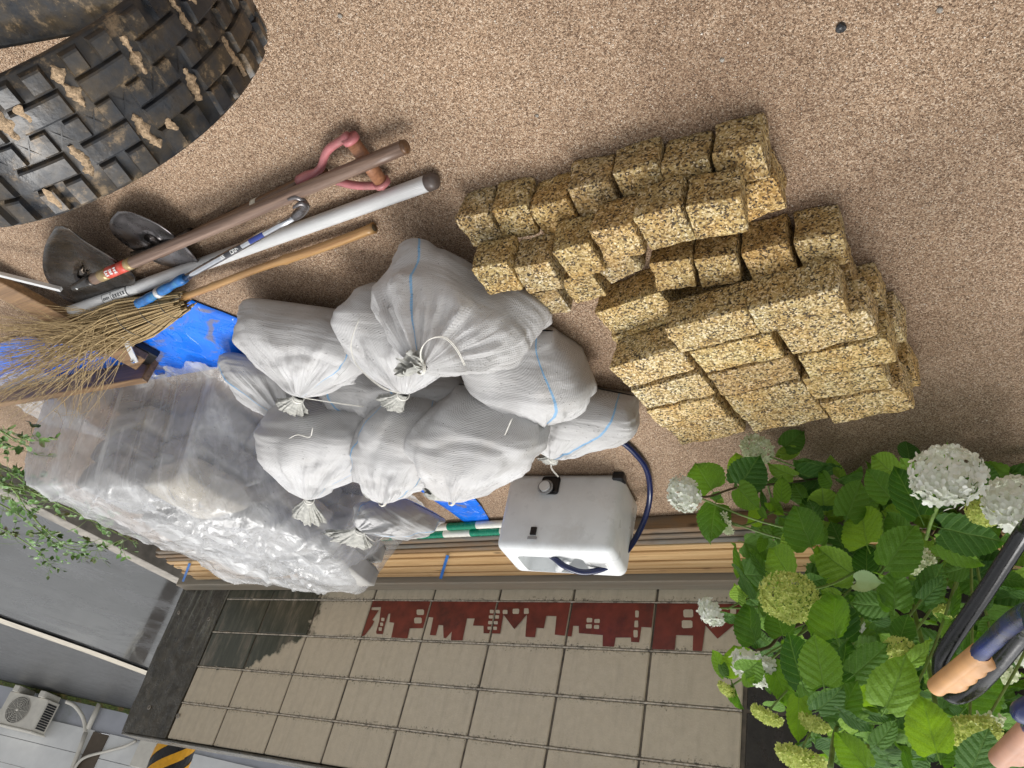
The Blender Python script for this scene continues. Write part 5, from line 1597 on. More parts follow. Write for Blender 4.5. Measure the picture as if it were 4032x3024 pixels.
def track_block(name, s0, s1, w0, w1, h0, h1, mat, skew=0.0, n=5, taper=0.006):
    V = []; F = []
    for i in range(n + 1):
        s_ = s0 + (s1 - s0) * i / n
        e = taper if i in (0, n) else 0
        for (w_, h_, tp_) in ((w0, h0, 0), (w0 + taper, h1 - 0.002, 1), (w0 + taper * 2, h1, 1), (w1 - taper * 2, h1, 1), (w1 - taper, h1 - 0.002, 1), (w1, h0, 0)):
            sx = s_ + skew * (w_ - w0)
            if i == 0: sx += e * tp_
            if i == n: sx -= e * tp_
            V.append(trk(sx, w_, h_))
        if i:
            for j in range(5): F.append(((i - 1) * 6 + j, i * 6 + j, i * 6 + j + 1, (i - 1) * 6 + j + 1))
    F.append(tuple(range(6))); F.append(tuple(n * 6 + j for j in range(6))[::-1])
    return link_mesh(name, V, F, mat, tr_root, False)
M_['soilcake'] = simple('caked_sandy_soil', (0.36, 0.255, 0.155), 0.85, 0, 0.45, 240, 1.0, 0.004)
rt = random.Random(3)
k = 0
s_ = -1.452
E_ = TW / 2 - 0.003
EI = 0.094
while s_ < math.pi * TR * 0.98:
    sd = 1 if k % 2 == 0 else -1
    def wr_(a, b): return (a, b) if sd > 0 else (-b, -a)
    # the lug between this channel and the next one on the same side
    w0_, w1_ = wr_(0.0195, 0.058)
    track_block('lug', s_ + 0.012, s_ + 0.088, w0_, w1_, 0.0, 0.012, M_['rubber'], taper=0.003)
    w0_, w1_ = wr_(0.0585, EI if sd > 0 else E_)
    track_block('lug', s_ + 0.014, s_ + 0.042, w0_, w1_, 0.0, 0.0115, M_['rubber'], taper=0.003)
    track_block('lug', s_ + 0.056, s_ + 0.087, w0_, w1_, 0.0, 0.0115, M_['rubber'], taper=0.003)
    track_block('centre_bar', s_ + 0.0125, s_ + 0.0375, -0.0185, 0.0185, 0.0, 0.0110, M_['rubber'], taper=0.002)
    if s_ < 0.50:
        for sg in (-1, 1):
            V = []
            for q in range(7):
                t = q / 6 * 2 - 1
                for e in (-1, 1):
                    V.append(trk(s_ + sg * t * 0.0095 + e * 0.0012 * (1.1 - abs(t)), t * 0.014, 0.0045))
            link_mesh('cross_slit', V, [(2 * q, 2 * q + 1, 2 * q + 3, 2 * q + 2) for q in range(6)], M_['blackp'], tr_root)
        # caked soil lying in the channel beside the cross
        if rt.random() < 0.9:
            wa = rt.uniform(0.006, 0.022); wl = rt.uniform(0.045, 0.075); n_ = 22
            V = []; F = []
            for i in range(n_ + 1):
                w_ = (wa + wl * i / n_) * sd
                half = (0.0080 + 0.0075 * n3((w_ * 75, s_ * 30, 1), 1)) * math.sin(math.pi * (i + 0.3) / (n_ + 0.6)) ** 0.4
                cx_ = s_ + 0.003 * n3((w_ * 60, s_ * 9, 6), 1) + (0.006 * n3((w_ * 30, s_ * 9, 2), 1))
                for e, hh in ((-1, 0.0022), (-0.4, 0.0055), (0.4, 0.0065), (1, 0.0022)): V.append(trk(cx_ + e * half + 0.004 * n3((w_ * 300, e * 3, s_), 1), w_, hh + 0.002 * n3((w_ * 200, e, s_), 1)))
                if i:
                    for j in range(3): F.append(((i - 1) * 4 + j, i * 4 + j, i * 4 + j + 1, (i - 1) * 4 + j + 1))
            link_mesh('caked_soil', V, F, M_['soilcake'], tr_root, True)
        if rt.random() < 0.8:
            V = []; F = []; n_ = 14; wa = rt.uniform(0.03, 0.055); wl = rt.uniform(0.02, 0.04); so_ = s_ + rt.uniform(0.02, 0.07)
            for i in range(n_ + 1):
                w_ = (wa + wl * i / n_) * sd
                half = (0.0050 + 0.007 * abs(n3((w_ * 90, s_ * 30, 1), 1))) * math.sin(math.pi * (i + 0.3) / (n_ + 0.6)) ** 0.5
                cx_ = so_ + 0.006 * n3((w_ * 60, s_ * 9, 6), 1)
                for e, hh in ((-1, 0.0114), (0, 0.0133), (1, 0.0114)): V.append(trk(cx_ + e * half, w_, hh))
                if i:
                    for j in range(2): F.append(((i - 1) * 3 + j, i * 3 + j, i * 3 + j + 1, (i - 1) * 3 + j + 1))
            link_mesh('caked_soil', V, F, M_['soilcake'], tr_root, True)
    s_ += 0.05; k += 1
# undercarriage frame beside the belt, with gravel on its ledge
M_['oldrim'] = simple('rusty_rim_steel', (0.045, 0.03, 0.018), 0.45, 0.2, 0.6, 30, 0.4, 0.003, dirt=(0.16, 0.09, 0.035))
mach = empty('machine_frame', TC + nv * 0.3)
tag(mach, 'glossy black steel machine frame beside the rubber track, gravel lying on its ledge', 'machine')
fw0, fw1 = TW / 2 + 0.006, TW / 2 + 0.50
if (TC + nv * 0.3 - CP).dot(rx) > (TC - nv * 0.3 - CP).dot(rx): fw0, fw1 = -fw1, -fw0
def mbox(name, s0, s1, w0, w1, z0_, z1_, mat, bev=0.01):
    bm = bmesh.new()
    c = TC + hdv * ((s0 + s1) / 2) + nv * ((w0 + w1) / 2) + Vector((0, 0, (z0_ + z1_) / 2))
    bm_box(bm, (s1 - s0, w1 - w0, z1_ - z0_), Matrix.Translation(c) @ Matrix((hdv, nv, Zv)).transposed().to_4x4(), bev, 2)
    return from_bm(name, bm, mat, mach)
edge_w = 0.088; sg = 1
mbox('ledge', -1.3, 0.08, 0.100, 0.250, 0.50, 0.600, M_['blackpipe'], 0.006)
mbox('side_plate', -1.3, 0.10, 0.252, 0.60, 0.45, 0.63, M_['blackpipe'], 0.02)
mbox('rusty_rim', -1.3, 0.06, 0.099, 0.106, 0.58, 0.625, M_['oldrim'], 0.003)
# loose gravel heaped on the ledge
mb = MB()
for q in range(12000):
    s_ = rt.uniform(-0.80, 0.05); w_ = 0.106 + 0.130 * rt.random() ** 1.7
    if n3((s_, 0, 0), 6) < -0.15 and rt.random() < 0.7: continue
    r_ = rt.uniform(0.0012, 0.0030)
    c = TC + hdv * s_ + nv * w_ + Vector((0, 0, 0.601 + r_ * 0.4 + 0.014 * rt.random() * max(0.0, 1 - (w_ - 0.106) / 0.09)))
    vs_ = [c + Vector((rt.uniform(.6, 1.2) * a * r_, rt.uniform(.6, 1.2) * b * r_, rt.uniform(.6, 1.2) * d * r_)) for a, b, d in ((1, 0, 0), (0, 1, 0), (-1, 0, 0), (0, -1, 0), (0, 0, 1), (0, 0, -1))]
    mb.add(vs_, [(0, 1, 4), (1, 2, 4), (2, 3, 4), (3, 0, 4), (1, 0, 5), (2, 1, 5), (3, 2, 5), (0, 3, 5)])
tag(mb.build('gravel_on_ledge', M_['pebble'], mach, False), kind='stuff')

# ================================================================== WHEELBARROW-LIKE HANDLES AT THE RIGHT EDGE
def grip_mesh(name, a, b, r, mat, parent, knob_dir):
    """ribbed hand grip: cylinder with a scalloped finger ridge along one side"""
    ax_ = (b - a).normalized()
    s1_ = (knob_dir - ax_ * knob_dir.dot(ax_)).normalized(); s2_ = ax_.cross(s1_)
    V = []; F = []
    nr_, ns_ = 60, 28
    for i in range(nr_ + 1):
        t = i / nr_
        c = a.lerp(b, t)
        ends = 1 - 0.10 * (1 - sm(0, 0.02, t)) - 0.06 * sm(0.98, 1.0, t)
        for j in range(ns_):
            th = 2 * math.pi * j / ns_
            q = max(0.0, math.cos(th)) ** 10
            bumpy = q * (0.0100 + 0.0032 * abs(math.sin(t * math.pi * 5.2)) ) * sm(0.08, 0.2, t) * sm(1.0, 0.9, t)
            groove = -0.0022 * math.exp(-((abs(th if th < math.pi else th - 2 * math.pi) - 0.80) / 0.14) ** 2) * sm(0.1, 0.2, t) * sm(1.0, 0.9, t)
            V.append(c + (s1_ * math.cos(th) + s2_ * math.sin(th)) * (r * ends + bumpy + groove))
        if i:
            for j in range(ns_):
                F.append(((i - 1) * ns_ + j, (i - 1) * ns_ + (j + 1) % ns_, i * ns_ + (j + 1) % ns_, i * ns_ + j))
    F.append(tuple(range(ns_))); F.append(tuple(nr_ * ns_ + j for j in range(ns_))[::-1])
    return link_mesh(name, V, F, mat, parent, True)
b1 = empty('barrow_frame', aty(2100, 1430, 1.62))
tag(b1, 'blue tubular barrow handles with tan and pinkish rubber grips, entering at the right edge', 'wheelbarrow')
ga, gb = aty(2022, 1485, 1.58), aty(2120, 1408, 1.70)
kd = ray(2120, 1500) - ray(2070, 1445)
grip_mesh('hand_grip', ga, gb, 0.0142, M_['tan'], b1, kd)
MB().tube(spline([gb - (gb - ga) * 0.1, aty(2140, 1388, 1.74), aty(2180, 1350, 1.82), aty(2225, 1322, 1.90), aty(2330, 1290, 2.02), Vector((4.05, 1.9, 0.5)), Vector((4.12, 1.8, 0.03))], 40), 0.0125, 14).build('handle_tube', M_['bluepipe'], b1)
gc, gd = aty(2158, 1640, 1.62), aty(2236, 1564, 1.74)
grip_mesh('hand_grip', gc, gd, 0.0142, M_['tan2'], b1, kd)
MB().tube(spline([gd - (gd - gc) * 0.1, aty(2250, 1530, 1.83), aty(2330, 1480, 1.95), Vector((4.3, 1.9, 0.7)), Vector((4.4, 1.8, 0.03))], 30), 0.0125, 14).build('handle_tube', M_['bluepipe'], b1)
MB().tube([Vector((4.05, 1.9, 0.5)), Vector((4.3, 1.9, 0.55))], 0.011, 12).build('cross_tube', M_['bluepipe'], b1)
b2 = empty('cart_handle', aty(2050, 1430, 1.3))
tag(b2, 'glossy black bent steel handle loop behind the tan grip', 'cart handle')
MB().tube(spline([Vector((4.1, 1.75, 0.03)), Vector((3.95, 1.7, 0.35)), aty(2260, 1085, 1.62), aty(2212, 1150, 1.55), aty(2130, 1275, 1.45), aty(2045, 1400, 1.36), aty(2031, 1440, 1.33), aty(2040, 1480, 1.31), aty(2062, 1503, 1.32), aty(2100, 1490, 1.36), aty(2150, 1440, 1.45), aty(2212, 1365, 1.55), aty(2300, 1270, 1.66), Vector((4.2, 1.72, 0.4)), Vector((4.25, 1.75, 0.03))], 110), 0.0145, 16).build('bent_tube', M_['blackpipe'], b2)

# ================================================================== HYDRANGEA
def leaf_mesh(kind):
    rl = random.Random(kind)
    n, mx = 22, 5
    V = []; UV = []; F = []
    wide = rl.uniform(0.80, 0.96)
    cup = rl.uniform(-0.10, 0.16); curl = rl.uniform(-0.28, 0.04); tw = rl.uniform(-0.25, 0.25)
    for i in range(n + 1):
        t = i / n
        hw = 0.5 * wide * (math.sin(math.pi * min(1, t * 0.86 + 0.14) ** 0.86)) ** 0.78 if t < 1 else 0.0
        if t == 0: hw = 0.22
        if t > 0.8: hw *= 1 - ((t - 0.8) / 0.2) ** 1.4 * 0.7
        for j in range(-mx, mx + 1):
            q = j / mx
            x = hw * q
            y = t
            if abs(j) == mx:
                y += 0.012
                x *= 1.0 + (0.05 if i % 2 else -0.03)
            y -= 0.10 * (q * q) * sm(0.35, 0.0, t)
            z = cup * q * q * 0.6 + curl * (t - 0.3) ** 2 + tw * q * (t - 0.4) * 0.35
            z += 0.0045 * math.sin((t * 6 - abs(x) * 4.6) * 2 * math.pi) * (0.3 + 0.7 * abs(q)) - 0.02 * (1 - abs(q)) * math.exp(-abs(q) * 6)
            z += 0.03 * noise.noise(Vector((x * 4 + kind, y * 4, kind)))
            V.append((x, y, z)); UV.append((x, t))
    c = 2 * mx + 1
    for i in range(n):
        for j in range(c - 1): F.append((i * c + j, i * c + j + 1, (i + 1) * c + j + 1, (i + 1) * c + j))
    # short petiole
    b0 = len(V)
    for k in range(3):
        for a in range(4):
            V.append((0.011 * math.cos(a * math.pi / 2), 0.02 - 0.10 * k, 0.011 * math.sin(a * math.pi / 2) - 0.02 * k - 0.012)); UV.append((0.0, 0.0))
    for k in range(2):
        for a in range(4): F.append((b0 + k * 4 + a, b0 + k * 4 + (a + 1) % 4, b0 + k * 4 + 4 + (a + 1) % 4, b0 + k * 4 + 4 + a))
    me = bpy.data.meshes.new('leaf')
    me.from_pydata(V, [], F)
    ul = me.uv_layers.new(name='UVMap')
    for l in me.loops: ul.data[l.index].uv = UV[l.vertex_index]
    me.polygons.foreach_set('use_smooth', [True] * len(me.polygons))
    me.materials.append(M_['leaf'])
    return me
LEAVES = [leaf_mesh(k) for k in range(8)]
def narrow(me_):
    return me_
hy = empty('hydrangea', (3.55, 0.75, 0))
tag(hy, 'leafy hydrangea bush with white and lime flower heads in front of the dark wall', 'hydrangea')
rh = random.Random(21)
def leaf_at(base, tip, scale_w=1.0, nrm=None, me=None):
    d = tip - base
    L = d.length
    y = d.normalized()
    z = nrm or Zv
    z = (z - y * z.dot(y)).normalized()
    z = (Matrix.Rotation(rh.uniform(-0.35, 0.35), 3, y) @ z)
    x = y.cross(z)
    scale_w *= rh.uniform(0.86, 1.12)
    o = bpy.data.objects.new('leaf', me or rh.choice(LEAVES))
    COL.objects.link(o)
    mw = Matrix((x * scale_w * L, y * L, z * L * rh.uniform(0.7, 2.2))).transposed().to_4x4()
    mw.translation = base
    o.parent = hy
    o.matrix_parent_inverse = hy.matrix_world.inverted()
    o.matrix_world = mw
    return o
ZB = lambda x, y: (1755.5 + 0.2315 * x, 932.6 + 0.2315 * y)
ZC = lambda x, y: (1371.5 + 0.2315 * x, 932.6 + 0.2315 * y)
ZD = lambda x, y: (1371.5 + 0.2394 * x, 1261.8 + 0.2394 * y)
ZE = lambda x, y: (1755.5 + 0.2395 * x, 1261.8 + 0.2395 * y)
# (frame, base, tip, wall distance, width factor)
LV = [
 (ZB, (370, 1330), (20, 1105), 0.95, 1.0), (ZB, (490, 1030), (430, 690), 1.05, 1.1), (ZB, (700, 1250), (950, 890), 1.20, 1.0), (ZB, (990, 760), (770, 330), 1.35, .8),
 (ZB, (1100, 600), (800, 260), 1.30, .8), (ZB, (720, 610), (510, 360), 1.15, .95), (ZB, (765, 1640), (765, 1290), 1.15, 1.0), (ZB, (1045, 1560), (1225, 1240), 1.15, 1.1),
 (ZB, (1230, 910), (1790, 1030), 1.35, .8), (ZB, (1180, 1040), (1590, 1240), 1.25, .8), (ZB, (500, 1300), (500, 1050), .95, 1.0), (ZB, (40, 1040), (-10, 780), .9, 1.0),
 (ZB, (280, 1080), (170, 840), .9, 1.1), (ZB, (150, 1900), (165, 1500), 1.1, 1.0), (ZB, (650, 1640), (350, 1540), 1.0, 1.0), (ZB, (330, 780), (460, 450), 1.0, .95),
 (ZB, (770, 400), (560, 230), 1.1, 1.0), (ZB, (900, 240), (880, 90), .95, 1.1), (ZB, (1180, 640), (1310, 690), 1.2, 1.1), (ZB, (1750, 1360), (2010, 1420), 1.2, 1.0),
 (ZB, (610, 1330), (700, 1360), 1.1, .9), (ZB, (860, 1000), (700, 760), 1.0, .9), (ZB, (850, 780), (640, 740), 0.9, 1.0), (ZB, (1120, 1180), (960, 1000), 1.0, 1.0),
 (ZB, (1230, 980), (1480, 780), 1.05, 1.0), (ZB, (1450, 1260), (1240, 1330), 1.0, .9), (ZB, (1700, 700), (1560, 620), 1.1, 1.0), (ZB, (1900, 930), (1740, 1010), 1.1, 1.0), (ZB, (1550, 350), (1740, 470), 1.0, 1.0),
 (ZC, (710, 530), (570, 300), 1.0, 1.1), (ZC, (985, 490), (1165, 235), 1.0, 1.2), (ZC, (970, 430), (940, 190), .95, .7), (ZC, (965, 530), (1145, 715), 1.0, .9), (ZC, (750, 670), (700, 970), 1.05, .9),
 (ZC, (800, 590), (690, 600), 1.0, .9), (ZC, (740, 600), (830, 660), 1.0, .9), (ZC, (1400, 140), (1575, 0), .95, 1.0), (ZC, (1500, 180), (1320, 240), .95, .9), (ZC, (1540, 340), (1740, 320), .95, 1.0),
 (ZC, (1365, 640), (1380, 420), .95, .7), (ZC, (1260, 660), (1395, 780), .9, .8), (ZC, (1230, 710), (1180, 560), .9, .5), (ZC, (1160, 700), (1060, 850), .95, .9), (ZC, (1170, 720), (1230, 810), .95, .8),
 (ZC, (1630, 1045), (1490, 700), 1.05, 1.1), (ZC, (1470, 1120), (1390, 950), .95, .9), (ZC, (1450, 1350), (1260, 1090), 1.05, 1.0), (ZC, (1260, 1390), (1050, 1105), 1.0, .38), (ZC, (1000, 1330), (930, 1050), .95, .4),
 (ZC, (975, 1340), (1150, 1480), .95, 1.1), (ZC, (1560, 620), (1470, 480), .85, .9), (ZC, (1700, 820), (1620, 640), .9, 1.0), (ZC, (1830, 480), (1720, 380), .9, 1.0), (ZC, (1400, 900), (1350, 800), .9, .9), (ZC, (1500, 1000), (1270, 880), .95, .7),
 (ZC, (1200, 1000), (1160, 1130), .9, .7), (ZC, (1620, 1400), (1800, 1370), .95, .8), (ZC, (950, 520), (920, 480), .95, 1.0), (ZC, (1280, 500), (1340, 410), .85, .9),
 (ZD, (1070, 505), (1000, 190), .95, .9), (ZD, (800, 290), (925, 290), .9, .8), (ZD, (1330, 450), (1260, 210), 1.0, 1.25), (ZD, (1840, 480), (1770, 90), 1.1, 1.1), (ZD, (1490, 850), (1370, 440), 1.15, .75),
 (ZD, (1705, 905), (1620, 465), 1.25, .95), (ZD, (1245, 740), (1410, 1120), 1.05, .62), (ZD, (970, 800), (900, 560), .95, 1.3), (ZD, (985, 800), (1130, 700), 1.1, 1.1), (ZD, (1000, 790), (1050, 900), 1.1, 1.1), (ZD, (800, 800), (690, 595), .9, .7), (ZD, (780, 730), (830, 860), .95, 1.0),
 (ZD, (870, 910), (965, 1120), .95, .55), (ZD, (1480, 900), (1690, 1090), .9, .9), (ZD, (1480, 1040), (1470, 1420), 1.1, .75), (ZD, (1220, 1110), (1330, 1080), .95, .9), (ZD, (1665, 1135), (1850, 970), 1.25, .9),
 (ZD, (1700, 1170), (1833, 1310), 1.15, .9), (ZD, (1590, 1390), (1800, 1530), 1.05, 1.0), (ZD, (990, 180), (955, 60), .9, .6), (ZD, (1160, 290), (1180, 80), .9, .6), (ZD, (1140, 120), (1010, 60), .9, .9), (ZD, (1500, 1100), (1560, 1170), 1.1, .8), (ZD, (1130, 470), (1240, 560), .85, 1.0),
 (ZD, (1590, 1420), (1450, 1440), 1.05, .8), (ZD, (1190, 930), (1230, 985), .95, .8),
 (ZE, (200, 445), (155, 75), 1.25, 1.0), (ZE, (630, 200), (340, 180), 1.15, 1.1), (ZE, (1010, 145), (1200, -50), 1.15, 1.1), (ZE, (790, 490), (860, 275), 1.2, .95), (ZE, (95, 890), (20, 465), 1.35, .95),
 (ZE, (250, 855), (330, 500), 1.15, .8), (ZE, (385, 810), (690, 545), 1.25, .95), (ZE, (670, 1110), (850, 680), 1.30, 1.1), (ZE, (880, 740), (1110, 540), 1.15, .9), (ZE, (50, 1140), (280, 955), 1.40, .8),
 (ZE, (250, 1180), (400, 880), 1.25, .9), (ZE, (250, 1160), (520, 1310), 1.45, .85), (ZE, (590, 1450), (760, 1240), 1.35, 1.1), (ZE, (1112, 1500), (985, 1035), 1.40, 1.0), (ZE, (1400, 1100), (1650, 740), 1.2, 1.0),
 (ZE, (1440, 1660), (1590, 1330), 1.35, 1.1), (ZE, (480, 1650), (210, 1345), 1.45, .75), (ZE, (205, 1430), (30, 1400), 1.2, 1.2), (ZE, (870, 1670), (810, 1490), 1.3, .5), (ZE, (1160, 1600), (1300, 1440), 1.2, .9),
 (ZE, (1700, 1130), (1560, 1050), .9, .8), (ZE, (1700, 640), (1860, 560), 1.2, .9), (ZE, (1380, 600), (1500, 430), 1.05, .9), (ZE, (1600, 330), (1500, 470), 1.0, .8), (ZE, (1760, 60), (1920, 40), 1.15, 1.1),
 (ZE, (1250, 270), (1330, 30), 1.05, .45), (ZE, (1100, 180), (1300, 230), 1.0, .8), (ZE, (560, 350), (690, 300), .95, .9), (ZE, (360, 1420), (440, 1560), 1.1, .9), (ZE, (1020, 950), (1075, 960), 1.2, .9),
 (ZE, (700, 480), (600, 460), 1.1, .8), (ZE, (850, 500), (1000, 560), 1.05, .8), (ZE, (1230, 1080), (1340, 1110), 1.1, .8), (ZE, (520, 1180), (700, 1220), 1.05, .6), (ZE, (230, 120), (80, 60), .95, 1.0), (ZE, (1300, 640), (1200, 760), 1.0, .8),
 (ZE, (450, 850), (560, 1100), 1.0, 1.0), (ZE, (380, 1000), (230, 870), .95, 1.0), (ZE, (1130, 300), (1240, 330), 1.05, .9), (ZE, (1560, 210), (1640, 120), 1.0, .9), (ZE, (1830, 230), (1740, 300), 1.0, .7),
]
root_pt = Vector((3.62, 0.55, 0.0))
stem_mb = MB()
nodes_ = [Vector((3.45, .50, .30)), Vector((3.25, .48, .36)), Vector((3.78, .5, .32)), Vector((3.1, .6, .2)), Vector((3.55, .7, .28)), Vector((3.75, .8, .30)), Vector((3.3, .65, .34)), Vector((3.62, .92, .34)), Vector((3.82, .95, .36)), Vector((3.42, .8, .32))]
for k, (Zf, b_px, t_px, yd, wf) in enumerate(LV):
    dy = rh.uniform(-0.03, 0.05)
    B = aty(*Zf(*b_px), yd + dy)
    tu, tv = Zf(*t_px)
    # leaves spread roughly level, tips drooping a little towards the light
    T1 = aty(tu, tv, yd + dy + rh.uniform(-0.02, 0.05))
    n_ = (Zv * 0.75 + (CP - B).normalized() * 0.9 + Vector((rh.uniform(-.3, .3), rh.uniform(-.3, .3), 0))).normalized()
    d = T1 - B
    n2_ = (n_ - d.normalized() * n_.dot(d.normalized())).normalized()
    leaf_at(B - d * 0.04, T1 + d * 0.04, wf * 0.98, n2_)
# deeper foliage filling the bush
for k in range(300):
    u = rh.uniform(1600, 2260); v = rh.uniform(1010, 1700)
    if u < 1700 and not (1120 < v < 1480): continue
    if v > 1440 and u < 1780: continue
    yd = rh.uniform(0.35, 0.85)
    B = aty(u, v, yd)
    if B.z < 0.03: B = at(u, v, rh.uniform(0.04, 0.18))
    a_ = rh.uniform(0, 6.28); L = rh.uniform(0.07, 0.125)
    d = Vector((math.cos(a_), math.sin(a_), rh.uniform(-0.35, 0.25))).normalized() * L
    leaf_at(B, B + d, rh.uniform(0.8, 1.1), (Zv + Vector((rh.uniform(-.4, .4), rh.uniform(-.1, .6), 0))).normalized())
# pale underside of one folded leaf
me = LEAVES[2].copy(); me.name = 'pale_leaf'
M_['paleleaf'] = simple('pale_leaf_underside', (0.32, 0.46, 0.20), 0.5, 0, 0.1, 60, 0.3)
me.materials.clear(); me.materials.append(M_['paleleaf'])
o = leaf_at(aty(*ZB(400, 1400), 1.25), aty(*ZB(640, 1400), 1.27), 0.75, (CP - aty(*ZB(400, 1400), 1.25)).normalized(), me)
tag(o, 'pale green underside of a folded leaf')

# branches
def stem(pts, r0, r1, mat):
    P = spline(pts, 16)
    return MB().tube(P, [r0 + (r1 - r0) * i / 16 for i in range(17)], 7).build('stem', mat, hy)
for i, nd in enumerate(nodes_):
    stem([root_pt + Vector((0.06 * math.cos(i * 2.4), 0.05 * math.sin(i * 2.4), 0)), root_pt.lerp(nd, 0.5) + Vector((0, 0, 0.06)), nd], 0.006, 0.004, M_['woodstem'])
def floret_head(u, v, dpx, yd, kind, tilt=None, flat=0.62):
    c = aty(u, v, yd)
    dist = (c - CP).length
    rad = dpx * S2 / FPX * dist / 2 * 0.97
    nrm = (Zv * 1.2 + Vector((rh.uniform(-.25, .25), rh.uniform(0.0, .5), 0))).normalized() if tilt is None else Vector(tilt).normalized()
    xa = nrm.cross(Vector((0.3, 1, 0.1))).normalized(); ya = nrm.cross(xa)
    mb = MB()
    white = kind == 'white'
    fsz = (0.0098 if white else 0.0074 if kind == 'cream' else 0.0052)
    N = int(min(760, 4.6 * (rad / fsz) ** 2))
    for k in range(N):
        # points over the dome, golden spiral
        ph = k * 2.39996
        ct_ = 1 - (k + 0.5) / N * 1.25
        if ct_ < -0.25: continue
        st_ = math.sqrt(max(0, 1 - ct_ * ct_))
        dirn = (xa * math.cos(ph) * st_ + ya * math.sin(ph) * st_ + nrm * ct_)
        rr = rad * (1 + 0.10 * n3(dirn, 2.2, u) + rh.uniform(-0.13, 0.05))
        p = c + (xa * math.cos(ph) * st_ + ya * math.sin(ph) * st_) * rr + nrm * (ct_ * rr * flat)
        fn = (dirn + Vector((rh.uniform(-.6, .6), rh.uniform(-.6, .6), rh.uniform(-.3, .5)))).normalized()
        fx = fn.cross(Vector((0.2, 0.4, 1))).normalized(); fy = fn.cross(fx)
        a0 = rh.uniform(0, 1.57)
        for q in range(4):
            a = a0 + q * math.pi / 2
            r_ = fsz * rh.uniform(0.85, 1.15)
            e1 = fx * math.cos(a) + fy * math.sin(a); e2 = fx * -math.sin(a) + fy * math.cos(a)
            lift = rh.uniform(0.05, 0.35) * r_ + (0.5 * r_ if not white else 0)
            V = [p, p + e1 * r_ * 0.45 + e2 * r_ * 0.45 + fn * lift * 0.5, p + e1 * r_ * 0.95 + e2 * r_ * 0.30 + fn * lift, p + e1 * r_ * 1.08 + fn * lift * 1.1, p + e1 * r_ * 0.95 - e2 * r_ * 0.30 + fn * lift, p + e1 * r_ * 0.45 - e2 * r_ * 0.45 + fn * lift * 0.5]
            mb.add(V, [(0, 1, 2, 3), (0, 3, 4, 5)])
    # thin pedicels beneath
    for k in range(26):
        ph = k * 2.4; st_ = 0.3 + 0.65 * (k % 5) / 5
        mb.tube([c - nrm * rad * 0.35, c + (xa * math.cos(ph) + ya * math.sin(ph)) * rad * st_ * 0.9 + nrm * rad * 0.25], 0.0009, 3, False)
    o = mb.build('flower_head', M_[kind + 'petal'], hy, False)
    o['label'] = {'white': 'white flower head', 'cream': 'creamy half open flower head', 'lime': 'lime green flower head'}[kind]
    nd = min(nodes_, key=lambda q: (q - c).length)
    stem([nd, nd.lerp(c, 0.6) + Vector((0, 0, 0.02)), c - nrm * rad * 0.32], 0.0035, 0.0026, M_['stem'])
    return o
FL = [(2045, 1028, 128, 1.55, 'white', (.05, .85, -.05), .55), (2198, 1088, 108, 1.45, 'white', (.0, .8, .0), .6), (2130, 1102, 60, 1.40, 'lime', None, .8), (1478, 1068, 76, 1.15, 'white', (-.4, .7, .6), .7), (1636, 970, 64, 1.0, 'cream', (-.3, .5, 1), .6),
      (1569, 1130, 44, 1.05, 'cream', (-.8, .2, .4), .6), (1537, 1320, 60, .98, 'white', (-.7, .4, .8), .7), (1705, 1288, 110, 1.15, 'lime', (0, .5, 1), .75), (1981, 1210, 54, 1.1, 'cream', (0, .6, 1), .6), (1636, 1438, 94, 1.0, 'white', None, .7),
      (1572, 1490, 38, .95, 'lime', (-.6, .2, 1), .45), (1658, 1543, 58, 1.05, 'lime', (-.4, 0, 1), .5), (1761, 1560, 54, 1.15, 'lime', (-.3, 0, 1), .5), (1730, 1632, 84, 1.15, 'lime', (-.2, 0, 1), .55), (2098, 1578, 88, 1.3, 'lime', (.1, .2, 1), .5), (2137, 1556, 36, 1.25, 'cream', None, .6),
      (1945, 1405, 52, 1.2, 'lime', (0, .6, 1), .7), (2157, 1450, 52, 1.1, 'cream', None, .6), (2212, 1405, 66, 1.1, 'white', None, .7), (2040, 1320, 34, 1.0, 'lime', None, .7), (1968, 1512, 18, 1.25, 'lime', None, .7), (1850, 1352, 26, .9, 'white', None, .6)]
for f_ in FL: floret_head(*f_)
# visible stems
stem([aty(*ZB(1060, 1000), 1.15), aty(*ZB(1110, 830), 1.3), aty(*ZB(1220, 575), 1.5)], 0.0042, 0.0034, M_['stem'])
stem([aty(*ZC(580, 603), 1.15), aty(*ZC(700, 603), 1.1), aty(*ZC(960, 520), 1.0), aty(*ZC(1280, 490), .9), aty(*ZC(1700, 440), .8)], 0.0030, 0.0036, M_['woodstem'])
stem([aty(*ZC(910, 865), 1.05), aty(*ZC(990, 880), 1.0), aty(*ZC(1130, 840), .95), aty(*ZC(1290, 750), .9), aty(*ZC(1480, 760), .8)], 0.0025, 0.003, M_['stem'])
stem([aty(*ZC(1260, 235), 1.0), aty(*ZC(1400, 290), .95), aty(*ZC(1560, 350), .9), aty(*ZC(1780, 430), .75)], 0.0025, 0.003, M_['stem'])
stem([aty(*ZD(830, 225), .95), aty(*ZD(960, 160), .92), aty(*ZD(1100, 100), .85)], 0.0025, 0.003, M_['stem'])
stem([aty(*ZD(1100, 600), 1.0), aty(*ZD(1220, 560), .95), aty(*ZD(1330, 440), .9), aty(*ZD(1560, 330), .8)], 0.004, 0.005, M_['woodstem'])
stem([aty(*ZE(1110, 1100), 1.2), aty(*ZE(1060, 800), 1.1), aty(*ZE(980, 500), 1.0), aty(*ZE(880, 100), .8)], 0.005, 0.006, M_['stem'])
stem([aty(*ZE(160, 1659), 1.4), aty(*ZE(190, 1400), 1.3), aty(*ZE(215, 1300), 1.2)], 0.005, 0.005, M_['stem'])
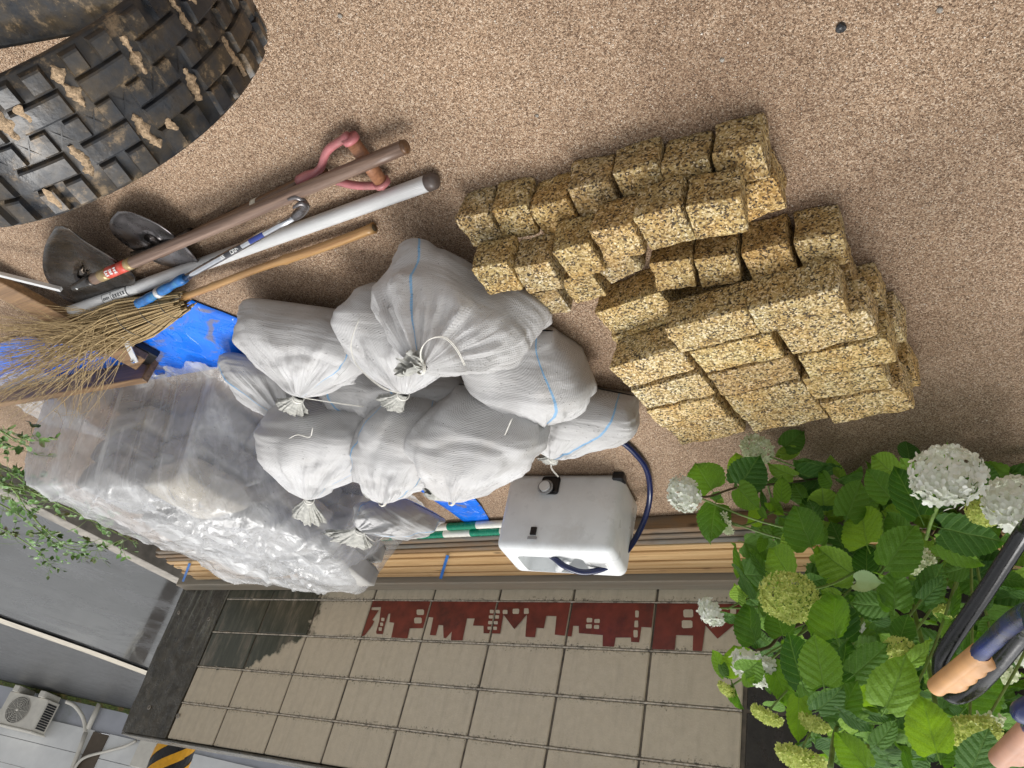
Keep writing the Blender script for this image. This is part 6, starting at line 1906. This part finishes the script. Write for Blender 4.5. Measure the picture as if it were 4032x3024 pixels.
stem([aty(*ZE(490, 1659), 1.4), aty(*ZE(490, 1460), 1.35)], 0.005, 0.005, M_['stem'])
# ================================================================== SHRUB AT THE LEFT EDGE
def shrub(label, stems, mat_, n_leaf, seed):
    rr = random.Random(seed)
    root = empty('roadside_shrub', Vector(stems[0][0]))
    tag(root, label, 'shrub')
    mb = MB(); lf = MB()
    for st in stems:
        P = spline(st, 24)
        mb.tube(P, [0.0045 - 0.003 * i / 24 for i in range(25)], 6)
        for k in range(n_leaf):
            i = rr.randint(3, 24)
            b = P[i]
            tw = Vector((rr.uniform(-1, 1), rr.uniform(-1, 1), rr.uniform(-.5, .5))).normalized() * rr.uniform(0.03, 0.16)
            mb.tube([b, b + tw * 0.5 + Vector((0, 0, .01)), b + tw], 0.0011, 3, False)
            for q in range(rr.randint(2, 5)):
                c = b + tw * rr.uniform(0.4, 1.05)
                dirn = (tw.normalized() + Vector((rr.uniform(-1, 1), rr.uniform(-1, 1), rr.uniform(-.6, .6)))).normalized()
                L = rr.uniform(0.022, 0.042); W = L * rr.uniform(.28, .4)
                sdv = dirn.cross(Vector((rr.uniform(-.5, .5), rr.uniform(-.5, .5), 1))).normalized()
                up = sdv.cross(dirn)
                lf.add([c, c + dirn * L * .35 + sdv * W, c + dirn * L * .35 - up * L * .08, c + dirn * L * .35 - sdv * W, c + dirn * L * .7 + sdv * W * .75, c + dirn * L * .7 - sdv * W * .75, c + dirn * L], [(0, 1, 2), (0, 2, 3), (1, 4, 2), (2, 5, 3), (4, 6, 2), (2, 6, 5)])
    mb.build('stems', M_['stem'], root)
    tag(lf.build('foliage', mat_, root, False), kind='stuff')
A = lambda u, v, z: at(u, v, z)
shrub('wispy green shrub with arching stems over the kerb at the left edge', [
    [A(-60, 1020, .30), A(20, 1050, .32), A(60, 1105, .30), A(110, 1155, .26), A(160, 1182, .22), A(215, 1165, .2)],
    [A(-60, 1060, .30), A(20, 1100, .28), A(70, 1135, .25), A(130, 1180, .2), A(200, 1190, .2), A(265, 1165, .2)],
    [A(-40, 1040, .34), A(60, 1060, .32), A(150, 1100, .28), A(230, 1140, .2), A(300, 1175, .15)],
    [A(-60, 990, .25), A(20, 1020, .24), A(80, 1060, .22), A(150, 1075, .2), A(210, 1110, .16)],
    [A(-50, 1120, .2), A(20, 1150, .2), A(80, 1190, .18), A(110, 1220, .16)]], M_['smallleaf'], 42, 4)
shrub('small leafy sprig reaching over the gravel left of the plastic sheet', [
    [A(-60, 900, .35), A(0, 930, .34), A(40, 950, .33), A(75, 940, .32)], [A(-60, 950, .3), A(-10, 960, .3), A(30, 965, .3), A(50, 975, .3)]], M_['smallleaf'], 11, 9)
bpy.context.view_layer.update()
